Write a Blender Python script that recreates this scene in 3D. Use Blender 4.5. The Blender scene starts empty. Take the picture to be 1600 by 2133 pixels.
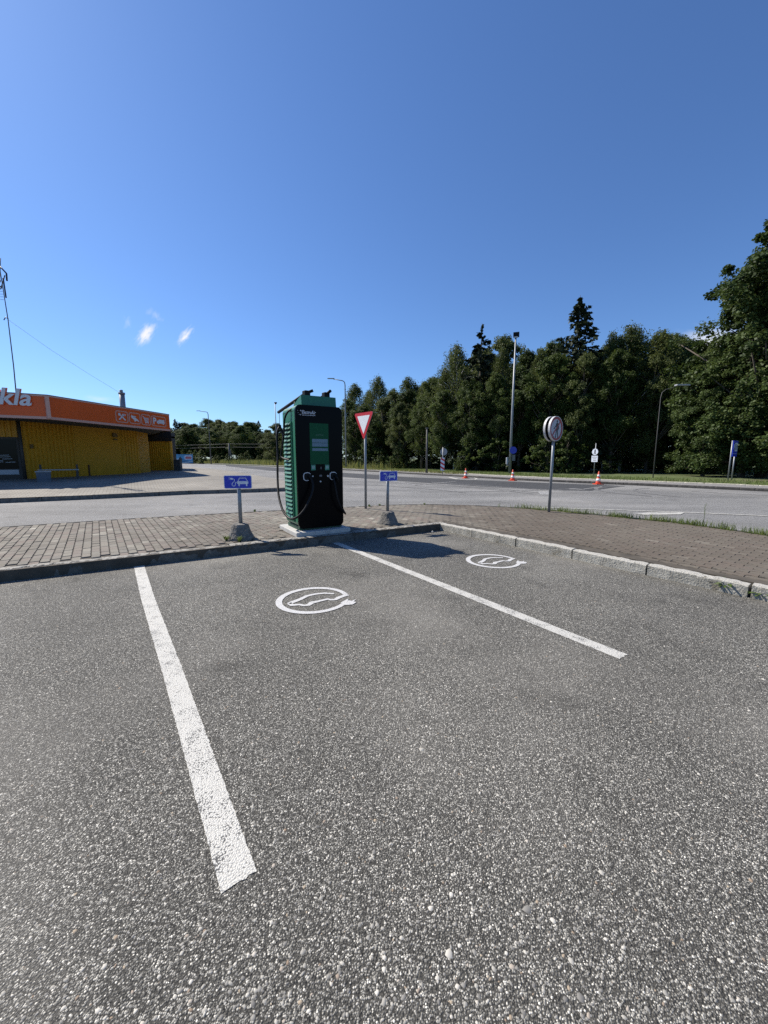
import bpy, bmesh, math, random
import numpy as np
from mathutils import Vector, Matrix

# ------------------------------------------------------------------ camera, sky, sun, exposure
SC = bpy.context.scene
COL = SC.collection
R = math.radians

cam_d = bpy.data.cameras.new('camera')
cam_d.sensor_fit = 'HORIZONTAL'
cam_d.sensor_width = 36.0
cam_d.lens = 18.0
cam_d.clip_start = 0.05
cam_d.clip_end = 6000
cam = bpy.data.objects.new('camera', cam_d)
cam.location = (0, 0, 1.4)
cam.rotation_euler = (R(82.0), 0, 0)
COL.objects.link(cam)
SC.camera = cam

SUN_EL = 46.0
SUN_DIR = Vector((-0.88 * math.cos(R(SUN_EL)), 0.475 * math.cos(R(SUN_EL)), math.sin(R(SUN_EL)))).normalized()
SKY_STRENGTH = 0.085
SKY_TINT = (0.65, 0.86, 1.15, 1)

W = bpy.data.worlds.new('World')
SC.world = W
W.use_nodes = True
wn, wl = W.node_tree.nodes, W.node_tree.links
wn.clear()


def N(nodes, kind, **kw):
    n = nodes.new(kind)
    for k, v in kw.items():
        if hasattr(n, k):
            setattr(n, k, v)
        else:
            n.inputs[k].default_value = v
    return n


sky = N(wn, 'ShaderNodeTexSky', sky_type='NISHITA', sun_disc=False, sun_elevation=R(SUN_EL),
        sun_rotation=math.atan2(SUN_DIR.x, SUN_DIR.y), altitude=0.0, air_density=1.0, dust_density=0.32,
        ozone_density=3.0)
bg = N(wn, 'ShaderNodeBackground')
bg.inputs['Strength'].default_value = SKY_STRENGTH
out = N(wn, 'ShaderNodeOutputWorld')
# a few fair weather clouds: noise wisps low in the sky
tc = N(wn, 'ShaderNodeTexCoord')


def cloud_layer(prev, center, size, scale, stretch, thr, gain, white, ell=(1, 1, 1), rot=0.0):
    """clouds around a sky direction: mask by angular distance, shaped by noise"""
    mp = N(wn, 'ShaderNodeMapping', vector_type='TEXTURE')
    c = Vector(center).normalized()
    # frame whose z axis is the cloud direction
    q = c.to_track_quat('Z', 'Y')
    e = (q.to_matrix() @ Matrix.Rotation(rot, 3, 'Z')).to_euler()
    mp.inputs['Rotation'].default_value = e
    wl.new(tc.outputs['Generated'], mp.inputs['Vector'])
    sc_ = N(wn, 'ShaderNodeVectorMath', operation='MULTIPLY')
    sc_.inputs[1].default_value = (1 / (size * ell[0]), 1 / (size * ell[1]), 0)
    wl.new(mp.outputs['Vector'], sc_.inputs[0])
    ln = N(wn, 'ShaderNodeVectorMath', operation='LENGTH')
    wl.new(sc_.outputs['Vector'], ln.inputs[0])
    # only on the front side
    sep = N(wn, 'ShaderNodeSeparateXYZ')
    wl.new(mp.outputs['Vector'], sep.inputs[0])
    fr = N(wn, 'ShaderNodeMath', operation='GREATER_THAN')
    fr.inputs[1].default_value = 0.0
    wl.new(sep.outputs['Z'], fr.inputs[0])
    fall = N(wn, 'ShaderNodeMapRange', interpolation_type='SMOOTHSTEP')
    fall.inputs['From Min'].default_value = 1.0
    fall.inputs['From Max'].default_value = 0.0
    wl.new(ln.outputs['Value'], fall.inputs['Value'])
    st = N(wn, 'ShaderNodeVectorMath', operation='MULTIPLY')
    st.inputs[1].default_value = stretch
    wl.new(mp.outputs['Vector'], st.inputs[0])
    nz = N(wn, 'ShaderNodeTexNoise')
    nz.inputs['Scale'].default_value = scale
    nz.inputs['Detail'].default_value = 6.0
    nz.inputs['Roughness'].default_value = 0.6
    nz.inputs['Distortion'].default_value = 0.6
    wl.new(st.outputs['Vector'], nz.inputs['Vector'])
    sub = N(wn, 'ShaderNodeMath', operation='SUBTRACT')
    sub.inputs[1].default_value = thr
    wl.new(nz.outputs['Fac'], sub.inputs[0])
    ad = N(wn, 'ShaderNodeMath', operation='MULTIPLY_ADD')
    wl.new(fall.outputs['Result'], ad.inputs[0])
    ad.inputs[1].default_value = 0.55
    wl.new(sub.outputs[0], ad.inputs[2])
    mul = N(wn, 'ShaderNodeMath', operation='MULTIPLY', use_clamp=True)
    mul.inputs[1].default_value = gain
    wl.new(ad.outputs[0], mul.inputs[0])
    m2 = N(wn, 'ShaderNodeMath', operation='MULTIPLY')
    wl.new(mul.outputs[0], m2.inputs[0])
    wl.new(fall.outputs['Result'], m2.inputs[1])
    m3 = N(wn, 'ShaderNodeMath', operation='MULTIPLY')
    wl.new(m2.outputs[0], m3.inputs[0])
    wl.new(fr.outputs[0], m3.inputs[1])
    mix = N(wn, 'ShaderNodeMix', data_type='RGBA')
    wl.new(m3.outputs[0], mix.inputs['Factor'])
    wl.new(prev, mix.inputs['A'])
    mix.inputs['B'].default_value = (white, white * 1.0, white * 1.02, 1)
    return mix.outputs['Result']


WHITE = 0.64 / SKY_STRENGTH
tintn = N(wn, 'ShaderNodeMix', data_type='RGBA', blend_type='MULTIPLY')
tintn.inputs['Factor'].default_value = 1.0
wl.new(sky.outputs['Color'], tintn.inputs['A'])
tintn.inputs['B'].default_value = SKY_TINT
skycol = tintn.outputs['Result']
CLOUDS = []
skycol = cloud_layer(skycol, (-0.5876, 1.0, 0.3032), 0.046, 70, (2.6, 0.8, 1), 0.60, 2.4, WHITE, (0.42, 1.0, 1), 0.62)
skycol = cloud_layer(skycol, (-0.4915, 1.0, 0.2985), 0.044, 75, (2.8, 0.8, 1), 0.65, 2.1, WHITE, (0.34, 1.0, 1), 0.66)
skycol = cloud_layer(skycol, (-0.5627, 1.0, 0.348), 0.036, 80, (2.0, 0.9, 1), 0.76, 0.55, WHITE, (1.1, 0.5, 1), 0.4)
skycol = cloud_layer(skycol, (-0.6316, 1.0, 0.3295), 0.026, 80, (2.0, 0.9, 1), 0.76, 0.5, WHITE, (0.6, 1.0, 1), 0.3)
skycol = cloud_layer(skycol, (-0.72, 1.0, 0.148), 0.035, 50, (0.6, 1.6, 1), 0.72, 0.7, WHITE, (1.4, 0.35, 1), 0.0)
skycol = cloud_layer(skycol, (0.81, 1.0, 0.262), 0.11, 18, (1, 1.3, 1), 0.56, 3.4, WHITE, (1.15, 0.62, 1), 0.0)
wl.new(skycol, bg.inputs['Color'])
wl.new(bg.outputs[0], out.inputs['Surface'])

sun_d = bpy.data.lights.new('sun', 'SUN')
sun_d.energy = 5.0
sun_d.angle = R(0.53)
sun_d.color = (1.0, 0.925, 0.815)
sun = bpy.data.objects.new('sun', sun_d)
sun.rotation_euler = SUN_DIR.to_track_quat('Z', 'Y').to_euler()
sun.location = (-30, 20, 40)
COL.objects.link(sun)

SC.view_settings.view_transform = 'Standard'
SC.view_settings.look = 'None'
SC.view_settings.exposure = 0.6
SC.view_settings.gamma = 1.0
SC.view_settings.use_curve_mapping = False
try:
    SC.cycles.max_bounces = 6
    SC.cycles.diffuse_bounces = 3
    SC.cycles.transparent_max_bounces = 8
    SC.cycles.use_denoising = False
except Exception:
    pass

# ------------------------------------------------------------------ helpers
rnd = random.Random(7)


def tag(o, label=None, cat=None, group=None, kind=None):
    if label: o['label'] = label
    if cat: o['category'] = cat
    if group: o['group'] = group
    if kind: o['kind'] = kind
    return o


def thing(name, label, cat, loc=(0, 0, 0), rz=0.0, group=None, kind=None, rx=0.0, ry=0.0):
    o = bpy.data.objects.new(name, None)
    o.empty_display_size = 0.1
    COL.objects.link(o)
    o.location = loc
    o.rotation_euler = (rx, ry, rz)
    return tag(o, label, cat, group, kind)


def link(name, me, parent=None, loc=None):
    o = bpy.data.objects.new(name, me)
    COL.objects.link(o)
    if parent: o.parent = parent
    if loc is not None: o.location = loc
    return o


def copy_tree(o, parent=None):
    c = o.copy()
    COL.objects.link(c)
    c.parent = parent
    for ch in list(o.children):
        copy_tree(ch, c)
    return c


class MB:
    def __init__(s):
        s.v = []; s.f = []; s.smooth = []

    def add(s, vs, fs, smooth=False):
        b = len(s.v)
        s.v += [tuple(p) for p in vs]
        for f in fs:
            s.f.append(tuple(b + i for i in f)); s.smooth.append(smooth)
        return s

    def box(s, c, d, rz=0.0, bev=0.0):
        x, y, z = d[0] / 2, d[1] / 2, d[2] / 2
        cs, sn = math.cos(rz), math.sin(rz)
        if bev <= 0:
            pts = [(sx * x, sy * y, sz * z) for sz in (-1, 1) for sy in (-1, 1) for sx in (-1, 1)]
            fs = [(0, 2, 3, 1), (4, 5, 7, 6), (0, 1, 5, 4), (2, 6, 7, 3), (0, 4, 6, 2), (1, 3, 7, 5)]
        else:
            bm = bmesh.new()
            bmesh.ops.create_cube(bm, size=1.0)
            for w in bm.verts: w.co = Vector((w.co.x * d[0], w.co.y * d[1], w.co.z * d[2]))
            bmesh.ops.bevel(bm, geom=list(bm.edges), offset=bev, segments=2, affect='EDGES', profile=0.5)
            bm.verts.ensure_lookup_table()
            bm.verts.index_update()
            pts = [tuple(w.co) for w in bm.verts]
            fs = [tuple(w.index for w in f.verts) for f in bm.faces]
            bm.free()
        return s.add([(c[0] + p[0] * cs - p[1] * sn, c[1] + p[0] * sn + p[1] * cs, c[2] + p[2]) for p in pts], fs)

    def prism(s, poly, fn0, fn1):
        """poly: 2d points; fn0/fn1 map a 2d point to the back / front 3d point"""
        n = len(poly)
        vs = [fn0(p) for p in poly] + [fn1(p) for p in poly]
        fs = [tuple(range(n - 1, -1, -1)), tuple(range(n, 2 * n))]
        fs += [(i, (i + 1) % n, n + (i + 1) % n, n + i) for i in range(n)]
        return s.add(vs, fs)

    def slab(s, poly, z0, z1):
        return s.prism(poly, lambda p: (p[0], p[1], z0), lambda p: (p[0], p[1], z1))

    def plate(s, poly, y0, y1):
        """poly in x,z; extruded along y from y0 (back) to y1 (front)"""
        return s.prism(poly, lambda p: (p[0], y0, p[1]), lambda p: (p[0], y1, p[1]))

    def tube(s, path, r, n=8, cap=True, smooth=True):
        path = [Vector(p) for p in path]
        rs = r if isinstance(r, (list, tuple)) else [r] * len(path)
        vs = []
        up = None
        for i, p in enumerate(path):
            t = (path[min(i + 1, len(path) - 1)] - path[max(i - 1, 0)]).normalized()
            if up is None:
                a = Vector((0, 0, 1)) if abs(t.z) < 0.9 else Vector((1, 0, 0))
                up = (a - t * a.dot(t)).normalized()
            else:
                up = (up - t * up.dot(t)).normalized()
            sd = t.cross(up)
            for k in range(n):
                an = 2 * math.pi * k / n
                vs.append(p + (up * math.cos(an) + sd * math.sin(an)) * rs[i])
        fs = []
        for i in range(len(path) - 1):
            for k in range(n):
                k2 = (k + 1) % n
                fs.append((i * n + k, i * n + k2, (i + 1) * n + k2, (i + 1) * n + k))
        b = len(s.v)
        s.add(vs, fs, smooth)
        if cap:
            s.add([], [])
            s.f.append(tuple(b + k for k in range(n - 1, -1, -1))); s.smooth.append(False)
            e = b + (len(path) - 1) * n
            s.f.append(tuple(e + k for k in range(n))); s.smooth.append(False)
        return s

    def lathe(s, prof, n=20, c=(0, 0, 0), smooth=True):
        vs = []
        for (r, z) in prof:
            for k in range(n):
                a = 2 * math.pi * k / n
                vs.append((c[0] + r * math.cos(a), c[1] + r * math.sin(a), c[2] + z))
        fs = []
        for i in range(len(prof) - 1):
            for k in range(n):
                k2 = (k + 1) % n
                fs.append((i * n + k, i * n + k2, (i + 1) * n + k2, (i + 1) * n + k))
        b = len(s.v)
        s.add(vs, fs, smooth)
        s.f.append(tuple(b + k for k in range(n - 1, -1, -1))); s.smooth.append(False)
        e = b + (len(prof) - 1) * n
        s.f.append(tuple(e + k for k in range(n))); s.smooth.append(False)
        return s

    def mesh(s, name, mat):
        me = bpy.data.meshes.new(name)
        me.from_pydata(s.v, [], s.f)
        me.polygons.foreach_set('use_smooth', s.smooth)
        if mat: me.materials.append(mat)
        me.validate()
        me.update()
        return me

    def build(s, name, mat, parent=None, loc=None):
        bm = bmesh.new()
        me = s.mesh(name, mat)
        bm.from_mesh(me)
        bmesh.ops.recalc_face_normals(bm, faces=bm.faces)
        bm.to_mesh(me); bm.free()
        return link(name, me, parent, loc)


def np_mesh(name, verts, quads, mat, smooth=False):
    me = bpy.data.meshes.new(name)
    nv, nf = len(verts), len(quads)
    k = quads.shape[1]
    me.vertices.add(nv)
    me.vertices.foreach_set('co', verts.astype(np.float32).ravel())
    me.loops.add(nf * k)
    me.loops.foreach_set('vertex_index', quads.astype(np.int32).ravel())
    me.polygons.add(nf)
    me.polygons.foreach_set('loop_start', np.arange(0, nf * k, k, dtype=np.int32))
    if smooth: me.polygons.foreach_set('use_smooth', np.ones(nf, dtype=bool))
    me.materials.append(mat)
    me.update(calc_edges=True)
    me.validate()
    return me


def roundrect(x0, z0, x1, z1, r, n=6):
    pts = []
    for cx, cz, a0 in ((x1 - r, z0 + r, -90), (x1 - r, z1 - r, 0), (x0 + r, z1 - r, 90), (x0 + r, z0 + r, 180)):
        for k in range(n + 1):
            a = R(a0 + 90 * k / n)
            pts.append((cx + r * math.cos(a), cz + r * math.sin(a)))
    return pts


def circle(cx, cz, r, n=24):
    return [(cx + r * math.cos(2 * math.pi * k / n), cz + r * math.sin(2 * math.pi * k / n)) for k in range(n)]


def ribbon2d(pts, w, closed=False):
    """returns left/right offset polylines of a 2d stroke"""
    P = [Vector((p[0], p[1])) for p in pts]
    n = len(P)
    Lf, Rt = [], []
    for i in range(n):
        if closed:
            a, b = P[(i - 1) % n], P[(i + 1) % n]
        else:
            a, b = P[max(i - 1, 0)], P[min(i + 1, n - 1)]
        t = (b - a).normalized()
        nn = Vector((-t.y, t.x))
        ww = w[i] if isinstance(w, (list, tuple)) else w
        Lf.append(P[i] + nn * ww / 2); Rt.append(P[i] - nn * ww / 2)
    return Lf, Rt


def stroke(mb, pts, w, fn0, fn1, closed=False):
    """an extruded stroke; fn0/fn1 map 2d -> 3d back/front"""
    Lf, Rt = ribbon2d(pts, w, closed)
    n = len(pts)
    vs = []
    for i in range(n):
        vs += [fn0(Lf[i]), fn0(Rt[i]), fn1(Lf[i]), fn1(Rt[i])]
    fs = []
    m = n if closed else n - 1
    for i in range(m):
        a, b = 4 * i, 4 * ((i + 1) % n)
        fs += [(a + 2, a + 3, b + 3, b + 2), (a, b, b + 1, a + 1), (a, a + 2, b + 2, b), (a + 1, b + 1, b + 3, a + 3)]
    if not closed:
        e = 4 * (n - 1)
        fs += [(0, 1, 3, 2), (e, e + 2, e + 3, e + 1)]
    return mb.add(vs, fs)


def text_mesh(body, size, extrude, shear=0.0, offset=0.0, spacing=1.0):
    cu = bpy.data.curves.new('lettering', 'FONT')
    cu.body = body
    cu.size = size
    cu.extrude = extrude
    cu.shear = shear
    cu.offset = offset
    cu.space_character = spacing
    cu.resolution_u = 4
    o = bpy.data.objects.new('lettering', cu)
    COL.objects.link(o)
    dg = bpy.context.evaluated_depsgraph_get()
    me = bpy.data.meshes.new_from_object(o.evaluated_get(dg))
    bpy.data.objects.remove(o)
    return me


# ------------------------------------------------------------------ materials
MATS = {}


def mat(name, col, rough=0.6, metal=0.0, var=0.0, vscale=8.0, bump=0.0, bscale=40.0, spec=0.5, objvar=0.0, coat=0.0,
        dirt=None, dscale=3.0, dthr=0.55):
    """procedural painted / plain surface: base colour, slight mottling, optional dirt patches and fine relief"""
    if name in MATS: return MATS[name]
    m = bpy.data.materials.new(name)
    m.use_nodes = True
    nt = m.node_tree
    nd, lk = nt.nodes, nt.links
    b = nd['Principled BSDF']
    b.inputs['Roughness'].default_value = rough
    b.inputs['Metallic'].default_value = metal
    b.inputs['Specular IOR Level'].default_value = spec
    b.inputs['Coat Weight'].default_value = coat
    g = N(nd, 'ShaderNodeNewGeometry')
    cur = None
    rgb = N(nd, 'ShaderNodeRGB'); rgb.outputs[0].default_value = (*col, 1)
    cur = rgb.outputs[0]
    if var > 0:
        nz = N(nd, 'ShaderNodeTexNoise'); nz.inputs['Scale'].default_value = vscale; nz.inputs['Detail'].default_value = 5
        lk.new(g.outputs['Position'], nz.inputs['Vector'])
        mr = N(nd, 'ShaderNodeMapRange')
        mr.inputs['From Min'].default_value = 0.3; mr.inputs['From Max'].default_value = 0.7
        mr.inputs['To Min'].default_value = 1 - var; mr.inputs['To Max'].default_value = 1 + var
        lk.new(nz.outputs['Fac'], mr.inputs['Value'])
        hs = N(nd, 'ShaderNodeHueSaturation')
        lk.new(cur, hs.inputs['Color']); lk.new(mr.outputs[0], hs.inputs['Value'])
        cur = hs.outputs[0]
    if objvar > 0:
        oi = N(nd, 'ShaderNodeObjectInfo')
        mr = N(nd, 'ShaderNodeMapRange')
        mr.inputs['To Min'].default_value = 1 - objvar; mr.inputs['To Max'].default_value = 1 + objvar
        lk.new(oi.outputs['Random'], mr.inputs['Value'])
        hs = N(nd, 'ShaderNodeHueSaturation')
        lk.new(cur, hs.inputs['Color']); lk.new(mr.outputs[0], hs.inputs['Value'])
        cur = hs.outputs[0]
    if dirt is not None:
        nz = N(nd, 'ShaderNodeTexNoise'); nz.inputs['Scale'].default_value = dscale; nz.inputs['Detail'].default_value = 7
        nz.inputs['Roughness'].default_value = 0.65
        lk.new(g.outputs['Position'], nz.inputs['Vector'])
        mr = N(nd, 'ShaderNodeMapRange')
        mr.inputs['From Min'].default_value = dthr; mr.inputs['From Max'].default_value = dthr + 0.12
        lk.new(nz.outputs['Fac'], mr.inputs['Value'])
        mx = N(nd, 'ShaderNodeMix', data_type='RGBA')
        lk.new(mr.outputs[0], mx.inputs['Factor']); lk.new(cur, mx.inputs['A']); mx.inputs['B'].default_value = (*dirt, 1)
        cur = mx.outputs['Result']
    lk.new(cur, b.inputs['Base Color'])
    if bump > 0:
        nz = N(nd, 'ShaderNodeTexNoise'); nz.inputs['Scale'].default_value = bscale; nz.inputs['Detail'].default_value = 4
        lk.new(g.outputs['Position'], nz.inputs['Vector'])
        bp = N(nd, 'ShaderNodeBump'); bp.inputs['Strength'].default_value = bump; bp.inputs['Distance'].default_value = 0.02
        lk.new(nz.outputs['Fac'], bp.inputs['Height']); lk.new(bp.outputs[0], b.inputs['Normal'])
    MATS[name] = m
    return m


def asphalt(name, bitumen, stone, white, cell, whiteness, bump=0.6, tone=(0.8, 1.2), tscale=0.35, tint=None, streak=None, grain=0.25, stain=0.0):
    """asphalt: bitumen with exposed aggregate at two sizes, tonal patches, relief"""
    m = bpy.data.materials.new(name)
    m.use_nodes = True
    nd, lk = m.node_tree.nodes, m.node_tree.links
    b = nd['Principled BSDF']
    b.inputs['Roughness'].default_value = 0.85
    b.inputs['Specular IOR Level'].default_value = 0.3
    g = N(nd, 'ShaderNodeNewGeometry')
    wob = N(nd, 'ShaderNodeTexNoise'); wob.inputs['Scale'].default_value = cell * 0.6; wob.inputs['Detail'].default_value = 2
    lk.new(g.outputs['Position'], wob.inputs['Vector'])
    vm = N(nd, 'ShaderNodeVectorMath', operation='MULTIPLY_ADD')
    lk.new(wob.outputs['Color'], vm.inputs[0]); vm.inputs[1].default_value = (0.6 / cell,) * 3
    lk.new(g.outputs['Position'], vm.inputs[2])
    v1 = N(nd, 'ShaderNodeTexVoronoi', feature='F1'); v1.inputs['Scale'].default_value = cell
    lk.new(vm.outputs[0], v1.inputs['Vector'])
    sep = N(nd, 'ShaderNodeSeparateColor'); lk.new(v1.outputs['Color'], sep.inputs[0])
    # stone brightness per cell
    cr = N(nd, 'ShaderNodeValToRGB')
    el = cr.color_ramp.elements
    el[0].position = 0.0; el[0].color = (*bitumen, 1)
    el[1].position = 1.0; el[1].color = (*white, 1)
    e = el.new(0.35); e.color = tuple(0.6 * a + 0.4 * c for a, c in zip(bitumen, stone)) + (1,)
    e = el.new(0.7); e.color = (*stone, 1)
    e = el.new(1.0 - whiteness); e.color = tuple(0.75 * a + 0.25 * c for a, c in zip(stone, white)) + (1,)
    lk.new(sep.outputs['Red'], cr.inputs[0])
    # bitumen in the joints between stones, amount varies per stone
    thr = N(nd, 'ShaderNodeMath', operation='MULTIPLY_ADD'); lk.new(sep.outputs['Green'], thr.inputs[0])
    thr.inputs[1].default_value = 0.35; thr.inputs[2].default_value = 0.28
    df = N(nd, 'ShaderNodeMath', operation='SUBTRACT'); lk.new(v1.outputs['Distance'], df.inputs[0]); lk.new(thr.outputs[0], df.inputs[1])
    jm = N(nd, 'ShaderNodeMapRange'); jm.inputs['From Min'].default_value = -0.06; jm.inputs['From Max'].default_value = 0.10
    lk.new(df.outputs[0], jm.inputs['Value'])
    mx = N(nd, 'ShaderNodeMix', data_type='RGBA')
    lk.new(jm.outputs[0], mx.inputs['Factor']); lk.new(cr.outputs[0], mx.inputs['A']); mx.inputs['B'].default_value = (*bitumen, 1)
    # large tonal patches
    tn = N(nd, 'ShaderNodeTexNoise'); tn.inputs['Scale'].default_value = tscale; tn.inputs['Detail'].default_value = 6
    tn.inputs['Roughness'].default_value = 0.55
    if streak is not None:
        mp = N(nd, 'ShaderNodeMapping'); mp.inputs['Rotation'].default_value = (0, 0, streak[0]); mp.inputs['Scale'].default_value = (streak[1], 1, 1)
        lk.new(g.outputs['Position'], mp.inputs['Vector']); lk.new(mp.outputs[0], tn.inputs['Vector'])
    else:
        lk.new(g.outputs['Position'], tn.inputs['Vector'])
    tm = N(nd, 'ShaderNodeMapRange'); tm.inputs['From Min'].default_value = 0.3; tm.inputs['From Max'].default_value = 0.7
    tm.inputs['To Min'].default_value = tone[0]; tm.inputs['To Max'].default_value = tone[1]
    lk.new(tn.outputs['Fac'], tm.inputs['Value'])
    gn = N(nd, 'ShaderNodeTexNoise'); gn.inputs['Scale'].default_value = cell * 0.32; gn.inputs['Detail'].default_value = 3; gn.inputs['Roughness'].default_value = 0.7
    lk.new(g.outputs['Position'], gn.inputs['Vector'])
    gm = N(nd, 'ShaderNodeMapRange'); gm.inputs['From Min'].default_value = 0.32; gm.inputs['From Max'].default_value = 0.68
    gm.inputs['To Min'].default_value = 1 - grain; gm.inputs['To Max'].default_value = 1 + grain * 1.25
    lk.new(gn.outputs['Fac'], gm.inputs['Value'])
    tg = N(nd, 'ShaderNodeMath', operation='MULTIPLY'); lk.new(tm.outputs[0], tg.inputs[0]); lk.new(gm.outputs[0], tg.inputs[1])
    tm = tg
    hs = N(nd, 'ShaderNodeHueSaturation'); lk.new(mx.outputs['Result'], hs.inputs['Color']); lk.new(tm.outputs[0], hs.inputs['Value'])
    cur = hs.outputs[0]
    if tint is not None:      # dry dust lying in patches
        dn = N(nd, 'ShaderNodeTexNoise'); dn.inputs['Scale'].default_value = tint[1]; dn.inputs['Detail'].default_value = 5
        lk.new(g.outputs['Position'], dn.inputs['Vector'])
        dm = N(nd, 'ShaderNodeMapRange'); dm.inputs['From Min'].default_value = 0.48; dm.inputs['From Max'].default_value = 0.75
        dm.inputs['To Max'].default_value = tint[2]
        lk.new(dn.outputs['Fac'], dm.inputs['Value'])
        dx = N(nd, 'ShaderNodeMix', data_type='RGBA'); lk.new(dm.outputs[0], dx.inputs['Factor']); lk.new(cur, dx.inputs['A'])
        dx.inputs['B'].default_value = (*tint[0], 1)
        cur = dx.outputs['Result']
    if stain > 0:             # old oil drips and rubbed in rubber
        sn = N(nd, 'ShaderNodeTexNoise'); sn.inputs['Scale'].default_value = 1.5; sn.inputs['Detail'].default_value = 7; sn.inputs['Roughness'].default_value = 0.62
        lk.new(g.outputs['Position'], sn.inputs['Vector'])
        sm = N(nd, 'ShaderNodeMapRange'); sm.inputs['From Min'].default_value = 0.56; sm.inputs['From Max'].default_value = 0.70
        sm.inputs['To Min'].default_value = 1.0; sm.inputs['To Max'].default_value = 1.0 - stain
        lk.new(sn.outputs['Fac'], sm.inputs['Value'])
        sh = N(nd, 'ShaderNodeHueSaturation'); lk.new(cur, sh.inputs['Color']); lk.new(sm.outputs[0], sh.inputs['Value'])
        cur = sh.outputs[0]
    lk.new(cur, b.inputs['Base Color'])
    bh = N(nd, 'ShaderNodeMath', operation='MULTIPLY'); lk.new(v1.outputs['Distance'], bh.inputs[0]); bh.inputs[1].default_value = -1
    bp = N(nd, 'ShaderNodeBump'); bp.inputs['Strength'].default_value = bump; bp.inputs['Distance'].default_value = 0.9 / cell
    lk.new(bh.outputs[0], bp.inputs['Height']); lk.new(bp.outputs[0], b.inputs['Normal'])
    return m


def paint_on_asphalt(name, white, worn, cell, amount):
    m = bpy.data.materials.new(name)
    m.use_nodes = True
    nd, lk = m.node_tree.nodes, m.node_tree.links
    b = nd['Principled BSDF']
    b.inputs['Roughness'].default_value = 0.7
    g = N(nd, 'ShaderNodeNewGeometry')
    v1 = N(nd, 'ShaderNodeTexVoronoi'); v1.inputs['Scale'].default_value = cell
    lk.new(g.outputs['Position'], v1.inputs['Vector'])
    nz = N(nd, 'ShaderNodeTexNoise'); nz.inputs['Scale'].default_value = 9; nz.inputs['Detail'].default_value = 6
    nz.inputs['Roughness'].default_value = 0.7
    lk.new(g.outputs['Position'], nz.inputs['Vector'])
    ad = N(nd, 'ShaderNodeMath', operation='MULTIPLY_ADD'); lk.new(v1.outputs['Distance'], ad.inputs[0]); ad.inputs[1].default_value = 0.55
    lk.new(nz.outputs['Fac'], ad.inputs[2])
    mr = N(nd, 'ShaderNodeMapRange'); mr.inputs['From Min'].default_value = 1.02 - amount; mr.inputs['From Max'].default_value = 1.12 - amount
    lk.new(ad.outputs[0], mr.inputs['Value'])
    mx = N(nd, 'ShaderNodeMix', data_type='RGBA'); lk.new(mr.outputs[0], mx.inputs['Factor'])
    mx.inputs['A'].default_value = (*white, 1); mx.inputs['B'].default_value = (*worn, 1)
    gm = N(nd, 'ShaderNodeMapRange'); gm.inputs['From Min'].default_value = 0.1; gm.inputs['From Max'].default_value = 0.75
    gm.inputs['To Min'].default_value = 1.0; gm.inputs['To Max'].default_value = 0.62
    lk.new(v1.outputs['Distance'], gm.inputs['Value'])
    gh = N(nd, 'ShaderNodeHueSaturation'); lk.new(mx.outputs['Result'], gh.inputs['Color']); lk.new(gm.outputs[0], gh.inputs['Value'])
    lk.new(gh.outputs[0], b.inputs['Base Color'])
    bh = N(nd, 'ShaderNodeMath', operation='MULTIPLY'); lk.new(v1.outputs['Distance'], bh.inputs[0]); bh.inputs[1].default_value = -1
    bp = N(nd, 'ShaderNodeBump'); bp.inputs['Strength'].default_value = 0.8; bp.inputs['Distance'].default_value = 0.7 / cell
    lk.new(bh.outputs[0], bp.inputs['Height']); lk.new(bp.outputs[0], b.inputs['Normal'])
    return m


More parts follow.
